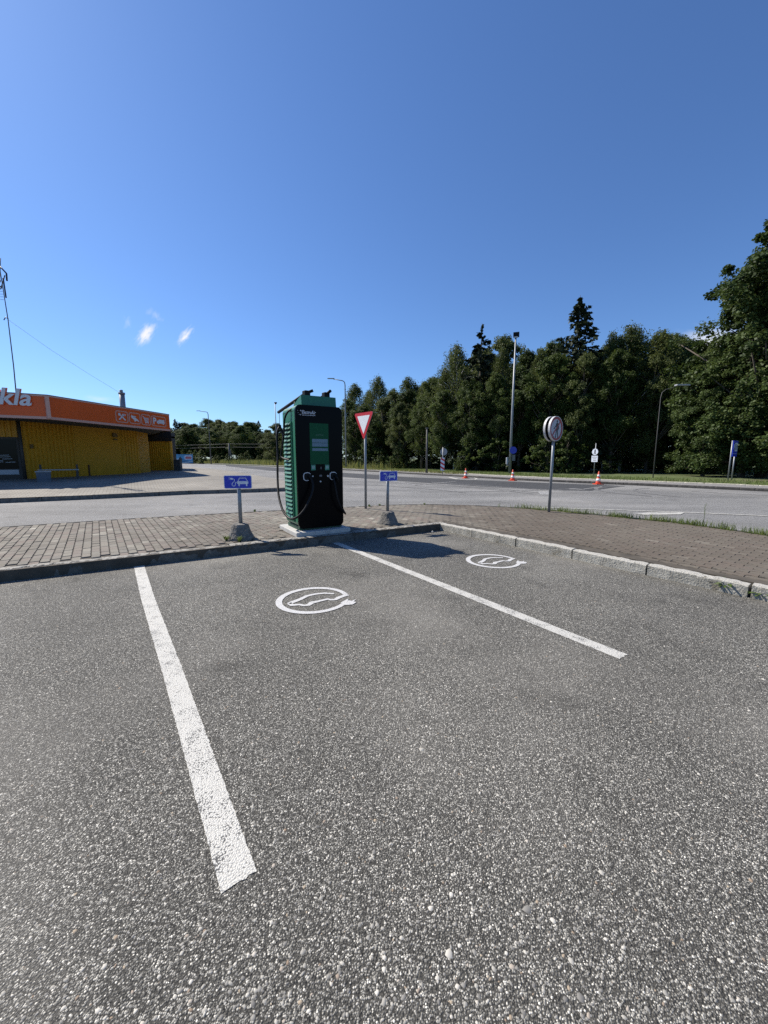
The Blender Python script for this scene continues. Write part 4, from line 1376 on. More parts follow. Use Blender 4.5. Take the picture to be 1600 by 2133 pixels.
def polyrun(parent, pts, vari, L, z=0.0):
    for a, b in zip(pts, pts[1:]):
        kerb_run(parent, a, b, vari, L, z=z)


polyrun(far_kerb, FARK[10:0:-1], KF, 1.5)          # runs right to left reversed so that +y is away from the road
fk = [c for c in far_kerb.children]
if len(fk) > 60: pass
back_kerb = thing('verge_kerb', None, None, kind='structure')
KB = kerb_variants(1.5, 0.10, 0.07, mat('pale verge kerb', (0.36, 0.34, 0.28), 0.9, var=0.25, vscale=8), 2, 0.008, 60)
polyrun(back_kerb, back[10:1:-1], KB, 1.5, 0.10)
vf = offset_line(FARK, 2.0)
vb = offset_line(FARK, 60.0)
verge = sheet('verge', [Vector(p) for p in vf[:11]] + [Vector((-60, 200)), Vector((200, 200)), Vector((200, -4)), Vector((40, -4))], 0.11, M_GRASSGROUND, kind='structure')


def blades(name, pts_fn, n, h, w, m, seed, parent=None, lean=0.5):
    """a mass of grass blades: bent two segment strips"""
    rs = np.random.RandomState(seed)
    P = pts_fn(rs, n)
    n = len(P)
    hh = h[0] + (h[1] - h[0]) * rs.rand(n) ** 1.5
    ww = w * (0.6 + 0.8 * rs.rand(n))
    an = rs.rand(n) * 6.28; la = rs.rand(n) * 6.28; ll = lean * rs.rand(n)
    dx, dy = np.cos(an) * ww / 2, np.sin(an) * ww / 2
    lx, ly = np.cos(la) * ll * hh, np.sin(la) * ll * hh
    v = np.zeros((n, 5, 3))
    v[:, 0] = P + np.stack([-dx, -dy, 0 * dx], 1); v[:, 1] = P + np.stack([dx, dy, 0 * dx], 1)
    mid = P + np.stack([lx * 0.35, ly * 0.35, hh * 0.6], 1)
    v[:, 2] = mid + np.stack([dx, dy, 0 * dx], 1) * 0.7; v[:, 3] = mid - np.stack([dx, dy, 0 * dx], 1) * 0.7
    v[:, 4] = P + np.stack([lx, ly, hh * (1 - 0.3 * ll)], 1)
    base = (np.arange(n) * 5)[:, None]
    f = np.concatenate([base + np.array([[0, 1, 2]]), base + np.array([[0, 2, 3]]), base + np.array([[3, 2, 4]])])
    me = np_mesh(name, v.reshape(-1, 3), f, m)
    return link(name, me, parent)


def band_pts(line, d0, d1, z, bias=1.0):
    a = np.array(offset_line(line, d0)); b = np.array(offset_line(line, d1))
    seg = np.hypot(*(np.diff(a, axis=0).T))

    def fn(rs, n):
        i = rs.choice(len(seg), n, p=seg / seg.sum())
        t_ = rs.rand(n)[:, None]; s_ = (rs.rand(n) ** bias)[:, None]
        pa = a[i] * (1 - t_) + a[i + 1] * t_; pb = b[i] * (1 - t_) + b[i + 1] * t_
        p = pa * (1 - s_) + pb * s_
        return np.concatenate([p, np.full((n, 1), z)], 1)
    return fn


g_ = blades('verge_grass', band_pts(FARK[1:11], 2.05, 7.0, 0.105, 1.3), 26000, (0.05, 0.20), 0.02, M_GRASS, 5, None, 0.6)
tag(g_, 'green grass verge between the footpath and the wood', 'grass', kind='stuff')
g_ = blades('meadow_grass', band_pts(FARK[9:13], 2.2, 22.0, 0.0, 1.0), 22000, (0.5, 1.3), 0.09, M_MEADOW, 6, None, 0.4)
tag(g_, 'tall yellow green meadow grass beyond the far bend of the road', 'grass', kind='stuff')
g_ = blades('roadside_grass', band_pts(FARK[7:11], 1.0, 2.6, 0.11, 1.0), 5000, (0.08, 0.3), 0.03, M_MEADOW, 9, None, 0.6)
tag(g_, 'dry yellowish grass edging the road opposite the give way sign', 'grass', kind='stuff')

# grass growing in the edge of the paving
gl = [(3.0, 10.05), (3.6, 9.62), (4.46, 8.87), (5.13, 8.17), (5.72, 7.55), (6.12, 6.85), (6.36, 6.2), (6.8, 4.8)]


def clumpy(line, d0, d1, z, seed, thr=0.35):
    base = band_pts(line, d0, d1, z)

    def fn(rs, n):
        P = base(rs, n * 2)
        k = np.sin(P[:, 0] * 9 + np.cos(P[:, 1] * 5)) * 0.5 + np.sin(P[:, 1] * 13 + 1.7) * 0.5
        keep = rs.rand(len(P)) < np.clip(0.55 + 0.6 * k, 0.06, 1) * np.clip((P[:, 0] - 2.6) / 1.6, 0.15, 1)
        return P[keep][:n]
    return fn


g_ = blades('edge_grass', clumpy(gl, -0.06, 0.14, 0.12, 3), 3800, (0.03, 0.19), 0.008, M_GRASS, 8, None, 0.8)
tag(g_, 'strip of green grass and weeds growing along the outer edge of the paving', 'grass', kind='stuff')


def weed(x, y, z, h, n, label, seed, spread=0.9, m=M_WEED, w=0.016, group='weeds along the kerb'):
    rs = random.Random(seed)
    t = thing('weed', label, 'weed', (x, y, z), 0, group)
    mb = MB()
    for k in range(n):
        a = rs.uniform(0, 6.28); L = h * rs.uniform(0.5, 1.0); ln = rs.uniform(0.3, 1.0) * spread
        d = Vector((math.cos(a), math.sin(a), 0)); sd = Vector((-d.y, d.x, 0)) * w * rs.uniform(0.6, 1.2)
        b0 = d * rs.uniform(0, h * 0.15)
        p1 = b0 + d * L * ln * 0.5 + Vector((0, 0, L * 0.62)); p2 = b0 + d * L * ln + Vector((0, 0, L * (1 - 0.45 * ln)))
        mb.add([b0 - sd * 0.4, b0 + sd * 0.4, p1 + sd, p1 - sd, p2], [(0, 1, 2, 3), (3, 2, 4)])
    me = mb.mesh('leaves', m)
    link('leaves', me, t)
    return t


KW_L = 'small green weed rooted at the foot of the white topped kerb'
for i, (x, y, h, n) in enumerate([(2.02, 6.34, 0.10, 16), (2.2, 6.08, 0.06, 10), (2.38, 5.83, 0.09, 26), (2.86, 5.17, 0.07, 12), (2.95, 5.0, 0.05, 12), (3.36, 4.47, 0.07, 16), (3.45, 4.34, 0.05, 14)]):
    weed(x - 0.05, y - 0.035, 0.0, h * 1.5, n * 2, KW_L, 30 + i)
weed(3.66, 3.94, 0.0, 0.17, 80, 'spreading leafy weed at a joint of the white topped kerb', 51, 1.2)
weed(3.80, 3.70, 0.0, 0.12, 60, 'low dark weed clump beside the spreading leafy weed at the kerb', 52, 1.3)
weed(-2.42, 5.78, 0.138, 0.11, 50, 'tuft of thin grass at the concrete foot beside the charger', 53, 0.9, M_GRASS, 0.006)
weed(-2.21, 5.74, 0.138, 0.12, 40, 'wiry weeds in front of the concrete foot beside the charger', 54, 0.9, M_WEED, 0.006)
for i, (x, y) in enumerate([(-3.05, 8.98), (-0.38, 9.98), (-0.12, 10.2), (1.1, 10.4), (-1.8, 9.52)]):
    weed(x, y, 0.125, 0.10, 18, 'weed tuft in the dark seam between paving and side road', 60 + i, 0.8, M_WEED, 0.010, 'weeds in the paving seam')
t = thing('weed_stalk', 'tall dry weed stalk standing in the edge grass', 'weed', (6.05, 7.18, 0.12))
mb = MB(); mb.tube([(0, 0, 0), (0.01, 0, 0.2), (0.0, 0.01, 0.36), (0.02, 0, 0.43)], [0.005, 0.004, 0.003, 0.002], 5); mb.build('stem', M_WEED, t)
mb = MB()
for k in range(16):
    z = 0.22 + 0.013 * k; a = k * 2.4
    d = Vector((math.cos(a), math.sin(a), 0.4)) * 0.035
    b = Vector((0.01, 0, z)); sd = Vector((-d.y, d.x, 0)) * 0.2
    mb.add([b - sd, b + sd, b + d], [(0, 1, 2)])
mb.build('seed_heads', M_WEED, t)
# pale stones by the kerb
for i, (x, y, s, lb) in enumerate([(2.96, 5.06, 0.032, 'white pebble lying against the white topped kerb'), (0.92, 7.18, 0.022, 'pale pebble in the shaded inner corner of the kerbs')]):
    me = bpy.data.meshes.new('pebble'); bm = bmesh.new(); bmesh.ops.create_icosphere(bm, subdivisions=2, radius=s)
    for v_ in bm.verts: v_.co *= 1 + 0.18 * math.sin(v_.co.x * 130 + v_.co.y * 90 + v_.co.z * 70); v_.co.z *= 0.75
    bm.to_mesh(me); bm.free(); me.materials.append(M_PAD)
    tag(link('pebble', me, None, (x, y, s * 0.55)), lb, 'stone')

# ------------------------------------------------------------------ plaza in front of the shop
PLZ_FRONT = [(-34.0, -1.5), (-20.0, 7.0), (-12.04, 11.96), (-10.04, 13.15), (-7.55, 14.95), (-5.4, 15.75), (-4.25, 16.3)]
PLZ_RIGHT = [(-3.7, 17.0), (-3.6, 18.2), (-4.2, 19.6), (-6.1, 22.2), (-10.1, 27.2), (-15.3, 34.0), (-20.2, 39.0), (-30, 50)]


def plaza_z(x, y):
    d = (x + 10) * -0.555 + (y - 13.1) * 0.83
    k = max(0, min(1, d / 4.5)) * max(0, min(1, (-x - 5) / 6))
    return 0.14 + 0.28 * k + 0.12 * max(0, min(1, (y - 26) / 12)) * max(0, min(1, (-x - 8) / 8))


def make_plaza():
    outline = PLZ_FRONT + PLZ_RIGHT + [(-45, 50), (-45, 5)]
    bm = bmesh.new()
    f = bm.faces.new([bm.verts.new((p[0], p[1], 0)) for p in outline])
    for ax in range(0, 60):
        for nrm, co in (((1, 0, 0), (-45 + ax * 1.0, 0, 0)), ((0, 1, 0), (0, 0 + ax * 1.0, 0))):
            bmesh.ops.bisect_plane(bm, geom=list(bm.verts) + list(bm.edges) + list(bm.faces), plane_co=co, plane_no=nrm)
    for v_ in bm.verts: v_.co.z = plaza_z(v_.co.x, v_.co.y)
    bmesh.ops.triangulate(bm, faces=bm.faces)
    for fc in bm.faces:
        fc.normal_update()
        if fc.normal.z < 0: fc.normal_flip()
        fc.smooth = True
    me = bpy.data.meshes.new('plaza'); bm.to_mesh(me); bm.free()
    me.materials.append(M_PLAZA)
    return tag(link('plaza', me), kind='structure')


make_plaza()
plaza_kerb = thing('plaza_kerb', None, None, kind='structure')
KP = kerb_variants(1.0, 0.16, 0.15, mat('plaza kerb darkened for shade', (0.13, 0.124, 0.112), 0.9, var=0.35, vscale=9), 3, 0.008, 80)  # dark base colour imitates the shade on the front face
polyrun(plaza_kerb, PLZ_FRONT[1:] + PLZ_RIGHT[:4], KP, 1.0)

# ------------------------------------------------------------------ the shop
M_YEL = mat('yellow sheet cladding', (0.56, 0.268, 0.006), 0.5, var=0.06, vscale=2)
M_ORANGE = mat('orange fascia', (0.64, 0.092, 0.005), 0.45, var=0.05, vscale=1.5)
M_TRIM = mat('pale pink trim', (0.58, 0.33, 0.26), 0.5)
M_TRIMDK = mat('dark trim', (0.04, 0.035, 0.03), 0.6)
M_LETTER = mat('white sign letters', (0.62, 0.62, 0.64), 0.4)
M_GLASS = mat('dark shop glass', (0.006, 0.007, 0.010), 0.12, spec=0.12)
M_DOORGREY = mat('grey door panel', (0.40, 0.42, 0.45), 0.5)
M_ROOF = mat('roof felt', (0.06, 0.06, 0.06), 0.9, var=0.2)

shop = thing('shop_building', 'yellow corrugated shop with orange fascia and white raised lettering', 'building', (0, 0, 0))
FZ0, FZ1 = 3.06, 3.99
K = Vector((-14.2, 16.7)); E = Vector((-13.1, 24.0)); L0 = K - U * 11.0
Kw = Vector((-16.9, 18.2)); Ew = Vector((-15.85, 25.1)); Lw = Kw - U * 11.0
BZ = 0.30


def wall_seg(name, a, b, z0, z1, m, parent, corrug=0.0, period=0.2, th=0.12):
    """upright wall from a to b (outside on the right hand side walking a->b), with trapezoid corrugation"""
    a, b = Vector(a), Vector(b)
    d = (b - a).normalized(); n = Vector((d.y, -d.x)); L = (b - a).length
    prof = []
    if corrug > 0:
        k = int(L / period)
        for i in range(k):
            s = i * L / k; p = L / k
            prof += [(s, 0), (s + p * 0.38, 0), (s + p * 0.5, corrug), (s + p * 0.88, corrug)]
        prof.append((L, 0))
    else:
        prof = [(0, 0), (L, 0)]
    vs, fs = [], []
    for s, o in prof:
        q = a + d * s + n * o
        vs += [(q.x, q.y, z0), (q.x, q.y, z1)]
    m_ = len(prof)
    for i in range(m_ - 1): fs.append((2 * i, 2 * i + 2, 2 * i + 3, 2 * i + 1))
    bb = a - n * th; cc = b - n * th
    base = len(vs)
    vs += [(bb.x, bb.y, z0), (bb.x, bb.y, z1), (cc.x, cc.y, z0), (cc.x, cc.y, z1)]
    fs += [(base, base + 1, base + 3, base + 2), (0, 1, base + 1, base), (2 * m_ - 2, base + 2, base + 3, 2 * m_ - 1)]
    fs.append(tuple([2 * i + 1 for i in range(m_)] + [base + 3, base + 1]))
    return MB().add(vs, fs).build(name, m, parent)


WT = 3.30
dR = (Ew - Kw).normalized(); nR = Vector((dR.y, -dR.x))
LR = (Ew - Kw).length
door_w = 2.75
wall_seg('wall', Lw, Kw - U * (door_w + 0.05), BZ - 0.4, WT, M_YEL, shop, 0.055, 0.2)
wall_seg('wall', Kw - U * (door_w + 0.05), Kw - U * 0.10, 2.36, WT, M_YEL, shop, 0.055, 0.2)
wall_seg('wall', Kw + dR * 0.0, Kw + dR * 2.62, BZ - 0.4, WT, M_YEL, shop, 0.055, 0.2)
wall_seg('flat_panel', Kw + dR * 2.64, Kw + dR * 5.62, BZ - 0.4, WT, M_YEL, shop, 0.0)
wall_seg('wall', Kw + dR * 5.64, Ew, BZ - 0.4, WT, M_YEL, shop, 0.055, 0.2)
B2 = Vector((-16.5, 27.2)); C1 = Vector((-18.0, 29.6)); C2 = Vector((-16.15, 29.6))
wall_seg('wall', Ew + Vector((-0.25, 0.1)), B2, BZ - 0.4, WT, M_YEL, shop, 0.055, 0.2)
wall_seg('wall', B2, C1, BZ - 0.4, WT, M_YEL, shop, 0.0)
wall_seg('wall', C1, C2, BZ - 0.4, 2.66, M_YEL, shop, 0.03, 0.15)
wall_seg('wall', C2, C2 + Vector((-2.85, 5.0)), BZ - 0.4, 2.66, M_YEL, shop, 0.0)
mb = MB(); mb.slab([(C1.x - 0.2, C1.y - 0.12), (C2.x + 0.10, C2.y - 0.12), (C2.x - 2.78, C2.y + 5), (C1.x - 2.9, C1.y + 5)], 2.66, 3.42); mb.build('wing_roof', mat('dark wing fascia', (0.02, 0.017, 0.015), 0.6), shop)
# rest of the volume
mb = MB(); mb.slab([(Lw.x - 0.3, Lw.y + 0.2), (Kw.x - 0.25, Kw.y + 0.25), (Ew.x - 0.4, Ew.y), (B2.x - 0.3, B2.y), (-18.2, 29.7), (-18.2, 34), (-32, 34)], BZ - 0.4, 3.25); mb.build('core', M_TRIMDK, shop)
mb = MB(); mb.slab([(L0.x, L0.y + 0.12), (K.x - 0.12, K.y + 0.1), (E.x - 0.15, E.y - 0.05), (-15.2, 27.0), (-18.2, 30.0), (-18.2, 34), (-32, 34), (-30, 14)], 3.10, 3.55); mb.build('canopy_roof', M_ROOF, shop)
# fascia
for a, b in ((L0, K), (K, E)):
    d = (b - a).normalized()
    f_ = wall_seg('fascia', a, b, FZ0, FZ1, M_ORANGE, shop, 0.0, th=0.10)
    for nm, z0, z1, pr_ in (('bottom_trim', FZ0 - 0.03, FZ0 + 0.075, 0.012), ('top_trim', FZ1 - 0.03, FZ1 + 0.03, 0.012)):
        n = Vector((d.y, -d.x))
        wall_seg(nm, a + n * pr_, b + n * pr_, z0, z1, M_TRIM, f_, 0.0, th=0.13)
    wall_seg('coping', a + Vector((d.y, -d.x)) * 0.016, b + Vector((d.y, -d.x)) * 0.016, FZ1 + 0.028, FZ1 + 0.055, M_TRIMDK, f_, 0.0, th=0.15)
wall_seg('fascia', E, Vector((-17.5, 29.6)), FZ0, FZ1, M_TRIMDK, shop, 0.0, th=0.10)
mb = MB(); mb.box((K.x + 0.0, K.y - 0.03, (FZ0 + FZ1) / 2), (0.13, 0.13, FZ1 - FZ0), R(55)); mb.build('corner_trim', M_TRIM, shop)
mb = MB(); mb.tube([(Kw.x - 0.02 + 0.1, Kw.y - 0.15, BZ - 0.2), (Kw.x + 0.08, Kw.y - 0.15, WT)], 0.07, 8); mb.build('corner_post', M_TRIMDK, shop)
# entrance
for i in range(2):
    s0 = 0.12 + i * 1.34
    p0 = Kw - U * (s0 + 1.24); p1 = Kw - U * s0
    nn = Vector((U.y, -U.x))
    dr = wall_seg('door', p0 + nn * -0.03, p1 + nn * -0.03, BZ + 0.08, 2.36, M_TRIMDK, shop, 0.0, th=0.06)
    wall_seg('glass_pane', p0 + U * 0.10 + nn * -0.022, p1 - U * 0.10 + nn * -0.022, BZ + 0.60, 2.26, M_GLASS, dr, 0.0, th=0.02)
    wall_seg('kick_panel', p0 + U * 0.12 + nn * -0.02, p1 - U * 0.12 + nn * -0.02, BZ + 0.34, BZ + 0.56, M_DOORGREY, dr, 0.0, th=0.02)
    q = p0 + nn * -0.019
    fa = lambda p: (q.x + U.x * p[0], q.y + U.y * p[0], p[1]); fb = lambda p: (q.x + U.x * p[0] + nn.x * 0.004, q.y + U.y * p[0] + nn.y * 0.004, p[1])
    mb = MB()
    stroke(mb, [(0.22 + 0.14 * math.cos(R(a)), BZ + 1.28 + 0.14 * math.sin(R(a))) for a in range(-70, 81, 15)], 0.022, fa, fb)
    for (x0, x1, zz) in ((0.5, 0.85, 1.22), (0.46, 0.9, 1.14), (0.6, 0.95, 1.05), (0.3, 0.62, 0.96), (0.3, 0.5, 1.03), (0.7, 1.05, 0.90), (0.3, 0.62, 0.90)):
        stroke(mb, [(x0, BZ + zz), (x1, BZ + zz + 0.02)], 0.02, fa, fb)
    mb.build('window_graphic', mat('pale window film', (0.42, 0.44, 0.46), 0.5), dr)
wall_seg('door_surround', Kw - U * (door_w + 0.1), Kw - U * 0.02, BZ - 0.4, BZ + 0.1, M_TRIMDK, shop, 0.0, th=0.2)
# raised letters on the fascia: the visible tail of the name
nn = Vector((U.y, -U.x))
pos = K - U * 1.70 + nn * 0.03
lt = put_text('lettering', 'ikla', 0.90, M_LETTER, shop, (pos.x, pos.y, 3.56), (R(90), 0, UA), 0.05, 0.22, 0.018, 1.20, 1.0)
lt2 = put_text('letter_backing', 'ikla', 0.90, M_ORANGE, shop, (pos.x - nn.x * 0.02, pos.y - nn.y * 0.02, 3.56), (R(90), 0, UA), 0.04, 0.22, 0.035, 1.23, 1.0)
# pictograms on the receding fascia
dF = (E - K).normalized(); nF = Vector((dF.y, -dF.x))


def icon_frame(s0, s1, z0, z1):
    q = K
    f0 = lambda p: (q.x + dF.x * p[0] + nF.x * 0.001, q.y + dF.y * p[0] + nF.y * 0.001, p[1])
    f1 = lambda p: (q.x + dF.x * p[0] + nF.x * 0.018, q.y + dF.y * p[0] + nF.y * 0.018, p[1])
    mb = MB(); stroke(mb, roundrect(s0, z0, s1, z1, 0.12, 4), 0.045, f0, f1, True)
    mb.build('pictogram_frame', M_TRIM, shop)
    fr0 = lambda p: f0((s0 + p[0] * (s1 - s0), z0 + p[1] * (z1 - z0))); fr1 = lambda p: f1((s0 + p[0] * (s1 - s0), z0 + p[1] * (z1 - z0)))
    return fr0, fr1


ZI0, ZI1 = 3.25, 3.80
SI = [(3.42, 4.18), (4.28, 5.02), (5.12, 5.78), (5.88, 7.02)]
f0, f1 = icon_frame(*SI[0], ZI0, ZI1)
mb = MB(); stroke(mb, [(0.25, 0.2), (0.6, 0.62)], 0.10, f0, f1); stroke(mb, [(0.78, 0.2), (0.35, 0.68)], 0.10, f0, f1)
mb.prism([(0.2, 0.72), (0.24, 0.58), (0.36, 0.56), (0.42, 0.68), (0.34, 0.82), (0.24, 0.82)], f0, f1)
stroke(mb, [(0.56, 0.78), (0.60, 0.62), (0.74, 0.62), (0.82, 0.76)], 0.05, f0, f1); stroke(mb, [(0.66, 0.62), (0.70, 0.80)], 0.045, f0, f1)
mb.build('cutlery_pictogram', M_LETTER, shop)
f0, f1 = icon_frame(*SI[1], ZI0, ZI1)
mb = MB(); mb.prism([(0.16, 0.62), (0.22, 0.80), (0.30, 0.74), (0.60, 0.70), (0.62, 0.64), (0.30, 0.62), (0.55, 0.58), (0.78, 0.42), (0.88, 0.22), (0.80, 0.2), (0.72, 0.28), (0.58, 0.28), (0.54, 0.20), (0.46, 0.22), (0.40, 0.36), (0.22, 0.50)], f0, f1)
mb.build('animal_pictogram', M_LETTER, shop)
f0, f1 = icon_frame(*SI[2], ZI0, ZI1)
mb = MB(); stroke(mb, [(0.16, 0.82), (0.27, 0.76), (0.42, 0.28), (0.76, 0.28)], 0.06, f0, f1)
for zz in (0.40, 0.50, 0.60, 0.68): stroke(mb, [(0.36, zz), (0.80, zz)], 0.05, f0, f1)
mb.prism(circle(0.46, 0.2, 0.06, 8), f0, f1); mb.prism(circle(0.72, 0.2, 0.06, 8), f0, f1)
mb.prism([(0.38, 0.34), (0.76, 0.34), (0.8, 0.38), (0.36, 0.38)], f0, f1)
mb.build('cart_pictogram', M_LETTER, shop)
f0, f1 = icon_frame(*SI[3], ZI0, ZI1)
mb = MB(); mb.prism([(0.50, 0.30), (0.50, 0.70), (0.90, 0.70), (0.90, 0.30)], f0, f1)
mb.prism([(0.36, 0.30), (0.36, 0.48), (0.42, 0.60), (0.49, 0.60), (0.49, 0.30)], f0, f1)
mb.prism(circle(0.46, 0.28, 0.055, 8), f0, f1); mb.prism(circle(0.82, 0.28, 0.055, 8), f0, f1)
mb.build('lorry_pictogram', M_LETTER, shop)
pp = K + dF * (SI[3][0] + 0.1) + nF * 0.012
put_text('lettering', 'P', 0.50, M_LETTER, shop, (pp.x, pp.y, 3.36), (R(90), 0, math.atan2(dF.y, dF.x)), 0.008, 0.0, 0.015)
# small wall fittings and a stained patch
for s, z, w_, h_ in ((5.2, 2.75, 0.30, 0.22), (5.2, 2.5, 0.22, 0.08), (0.35, 1.95, 0.12, 0.2)):
    c_ = Kw + dR * s + nR * 0.05
    mb = MB(); mb.box((c_.x, c_.y, z), (w_, 0.10, h_), math.atan2(dR.y, dR.x)); mb.build('wall_lamp', mat('brown fitting', (0.16, 0.10, 0.03), 0.6), shop)
c_ = Kw + dR * 3.3 + nR * 0.01
mb = MB(); mb.box((c_.x, c_.y, 0.72), (0.10, 0.03, 0.62), math.atan2(dR.y, dR.x)); mb.build('rusty_pipe', mat('rusty brown', (0.10, 0.045, 0.012), 0.8, var=0.3), shop)
# chimney
ck = thing('chimney', 'grey metal chimney pipe rising behind the orange fascia', 'chimney', (-16.0, 24.2, 3.45))
mb = MB(); mb.tube([(0, 0, -0.1), (0, 0, 1.85)], 0.15, 12); mb.build('flue', M_GALV, ck)
mb = MB(); mb.tube([(0, 0, 1.80), (0, 0, 1.90)], 0.18, 12); mb.tube([(-0.02, 0, 1.88), (-0.02, 0, 2.06)], 0.09, 10); mb.build('cap', M_GREYPOLE, ck)
# antenna mast on the roof
an = thing('antenna_mast', 'thin roof mast carrying a television aerial above the shop lettering', 'antenna', (-17.65, 19.0, 3.5))
mb = MB(); mb.tube([(0, 0, 0), (0.08, 0, 2.2), (0.10, 0, 4.3), (0.02, 0, 6.6)], [0.026, 0.022, 0.019, 0.016], 8); mb.build('pole', M_DARKPOLE, an)
M_AER = mat('dark aerial metal', (0.035, 0.04, 0.06), 0.5, 0.4)
mb = MB()
mb.tube([(-0.35, 0.1, 5.9), (0.25, -0.25, 6.45)], 0.022, 6); mb.tube([(-0.25, 0.2, 5.7), (0.35, -0.15, 6.15)], 0.02, 6)
mb.tube([(-0.05, 0, 6.0), (0.12, 0, 6.95)], 0.016, 6); mb.tube([(0.0, 0, 6.65), (0.3, 0, 6.3), (0.28, 0, 5.98)], 0.035, 6)
mb.tube([(0.12, 0, 6.1), (0.14, 0, 5.25)], 0.03, 6)
for k in range(5):
    mb.tube([(-0.62, 0.2, 5.75 - 0.12 * k), (0.02, 0, 5.65 - 0.12 * k)], 0.008, 4)
mb.tube([(-0.12, 0.1, 6.05), (-0.15, 0, 5.8), (0, 0, 5.7)], 0.03, 6)
mb.build('aerial', M_AER, an)
mb = MB(); mb.tube([(-0.1, 0, 4.28), (0.0, 0, 4.4), (0.12, 0, 4.33)], 0.02, 6); mb.build('bracket', M_AER, an)
mb = MB(); mb.box((0.12, -0.05, 0.5), (0.12, 0.1, 0.2)); mb.build('amplifier_box', M_AER, an)
wire = MB(); wire.tube([(-17.55, 19.0, 7.8), (-17.0, 20.6, 6.85), (-16.4, 22.5, 5.95), (-16.0, 24.1, 5.3)], 0.006, 4)
tag(wire.build('guy_wire', mat('thin wire', (0.25, 0.27, 0.32), 0.5, 0.5)), 'thin guy wire sloping from the roof mast to the chimney', 'wire')

# bench and litter bins by the shop
bn = thing('bench', 'dark bench with pale slats against the yellow shop wall', 'bench', (-15.15, 18.0, 0.40), UA + R(6))
for yy in (-0.17, 0.0, 0.17):
    mb = MB(); mb.box((0, yy, 0.46), (1.45, 0.13, 0.04)); mb.build('slat', mat('pale weathered slats', (0.36, 0.35, 0.33), 0.7), bn)
for sx in (-0.66, 0.66):
    mb = MB(); mb.box((sx, 0, 0.22), (0.08, 0.42, 0.44)); mb.box((sx, 0.2, 0.45), (0.08, 0.06, 0.5)); mb.build('leg', M_TRIMDK, bn)
bi = thing('litter_bin', 'square grey litter bin beside the shop bench', 'bin', (-14.35, 16.25, 0.36), UA + R(10))
mb = MB(); mb.prism([(-0.24, -0.24), (0.24, -0.24), (0.24, 0.24), (-0.24, 0.24)], lambda p: (p[0] * 0.86, p[1] * 0.86, 0), lambda p: (p[0], p[1], 0.46)); mb.build('body', mat('blue grey bin', (0.10, 0.12, 0.15), 0.8, var=0.15), bi)
mb = MB(); mb.box((0, 0, 0.475), (0.52, 0.52, 0.04), 0, 0.01); mb.build('lid', mat('pale bin rim', (0.38, 0.37, 0.36), 0.6), bi)
bi = thing('litter_bin', 'dark upright litter bin at the corner of the shop wing', 'bin', (-15.55, 29.2, 0.40), R(10))
mb = MB(); mb.box((0, 0, 0.42), (0.46, 0.46, 0.84), 0, 0.02); mb.build('body', mat('dark bin', (0.03, 0.035, 0.04), 0.6), bi)
mb = MB(); mb.box((0, 0, 0.86), (0.50, 0.50, 0.05), 0, 0.01); mb.build('lid', M_TRIMDK, bi)

# ------------------------------------------------------------------ masts, lamps, poles across the road
def street_lamp(label, x, y, h, arm, rz, m=M_GREYPOLE, r=0.09, z=0.1):
    t = thing('street_lamp', label, 'street lamp', (x, y, z), rz, 'street lamps along the road')
    mb = MB(); mb.tube([(0, 0, -0.1), (0, 0, h * 0.6), (0, 0, h - 0.5), (0.06, 0, h - 0.18), (0.28, 0, h), (arm, 0, h + 0.22)], [r, r * 0.75, r * 0.6, r * 0.55, r * 0.5, r * 0.4], 10); mb.build('pole', m, t)
    mb = MB(); mb.box((arm + 0.25, 0, h + 0.27), (0.85, 0.26, 0.09), 0, 0.02); mb.build('lamp_head', mat('lamp housing', (0.30, 0.31, 0.33), 0.5), t)
    return t


street_lamp('tall lamp with bent arm standing in the far meadow', -40.2, 90, 11.7, 1.9, R(180), M_DARKPOLE, 0.13)
street_lamp('bent arm street lamp rising beside the charging station', -4.9, 50, 10.9, 1.5, R(180), M_GREYPOLE, 0.11)
street_lamp('street lamp with arm lit against the dark wood', 17.6, 25.2, 5.6, 1.05, R(0), M_DARKPOLE, 0.032)

t = thing('floodlight_mast', 'tall grey floodlight mast with a blue round board and boxes low down', 'mast', (10.75, 33, 0.1))
mb = MB(); mb.tube([(0, 0, -0.1), (0, 0, 5), (0, 0, 10.9)], [0.12, 0.10, 0.06], 12); mb.build('pole', M_GREYPOLE, t)
mb = MB(); mb.box((0.0, -0.1, 11.22), (0.46, 0.34, 0.34), R(-20), 0.02); mb.tube([(0, 0, 10.85), (0, -0.03, 11.1)], 0.06, 8); mb.build('floodlight', M_BLACK, t)
mb = MB(); mb.box((-0.05, -0.13, 11.02), (0.32, 0.2, 0.05), R(-20)); mb.build('lamp_glass', M_SIGNWHITE, t)
mb = MB(); mb.plate(circle(0.16, 1.95, 0.30, 24), -0.16, -0.18); mb.build('blue_board', M_SIGNBLUE, t)
mb = MB(); mb.box((-0.30, -0.12, 1.08), (0.16, 0.12, 0.56), 0, 0.01); mb.build('meter_box', M_DOORGREY, t)
mb = MB(); mb.box((0.24, -0.1, 1.32), (0.24, 0.14, 0.52), 0, 0.01); mb.build('meter_box', mat('mid grey box', (0.16, 0.16, 0.165), 0.6), t)
mb = MB(); mb.tube([(-0.30, -0.12, 0.72), (-0.05, -0.05, 0.66)], 0.05, 8); mb.build('bracket', M_GREYPOLE, t)
mb = MB(); mb.tube([(-0.30, -0.12, 1.05), (0, -0.05, 1.0)], 0.04, 8); mb.build('bracket', M_GREYPOLE, t)

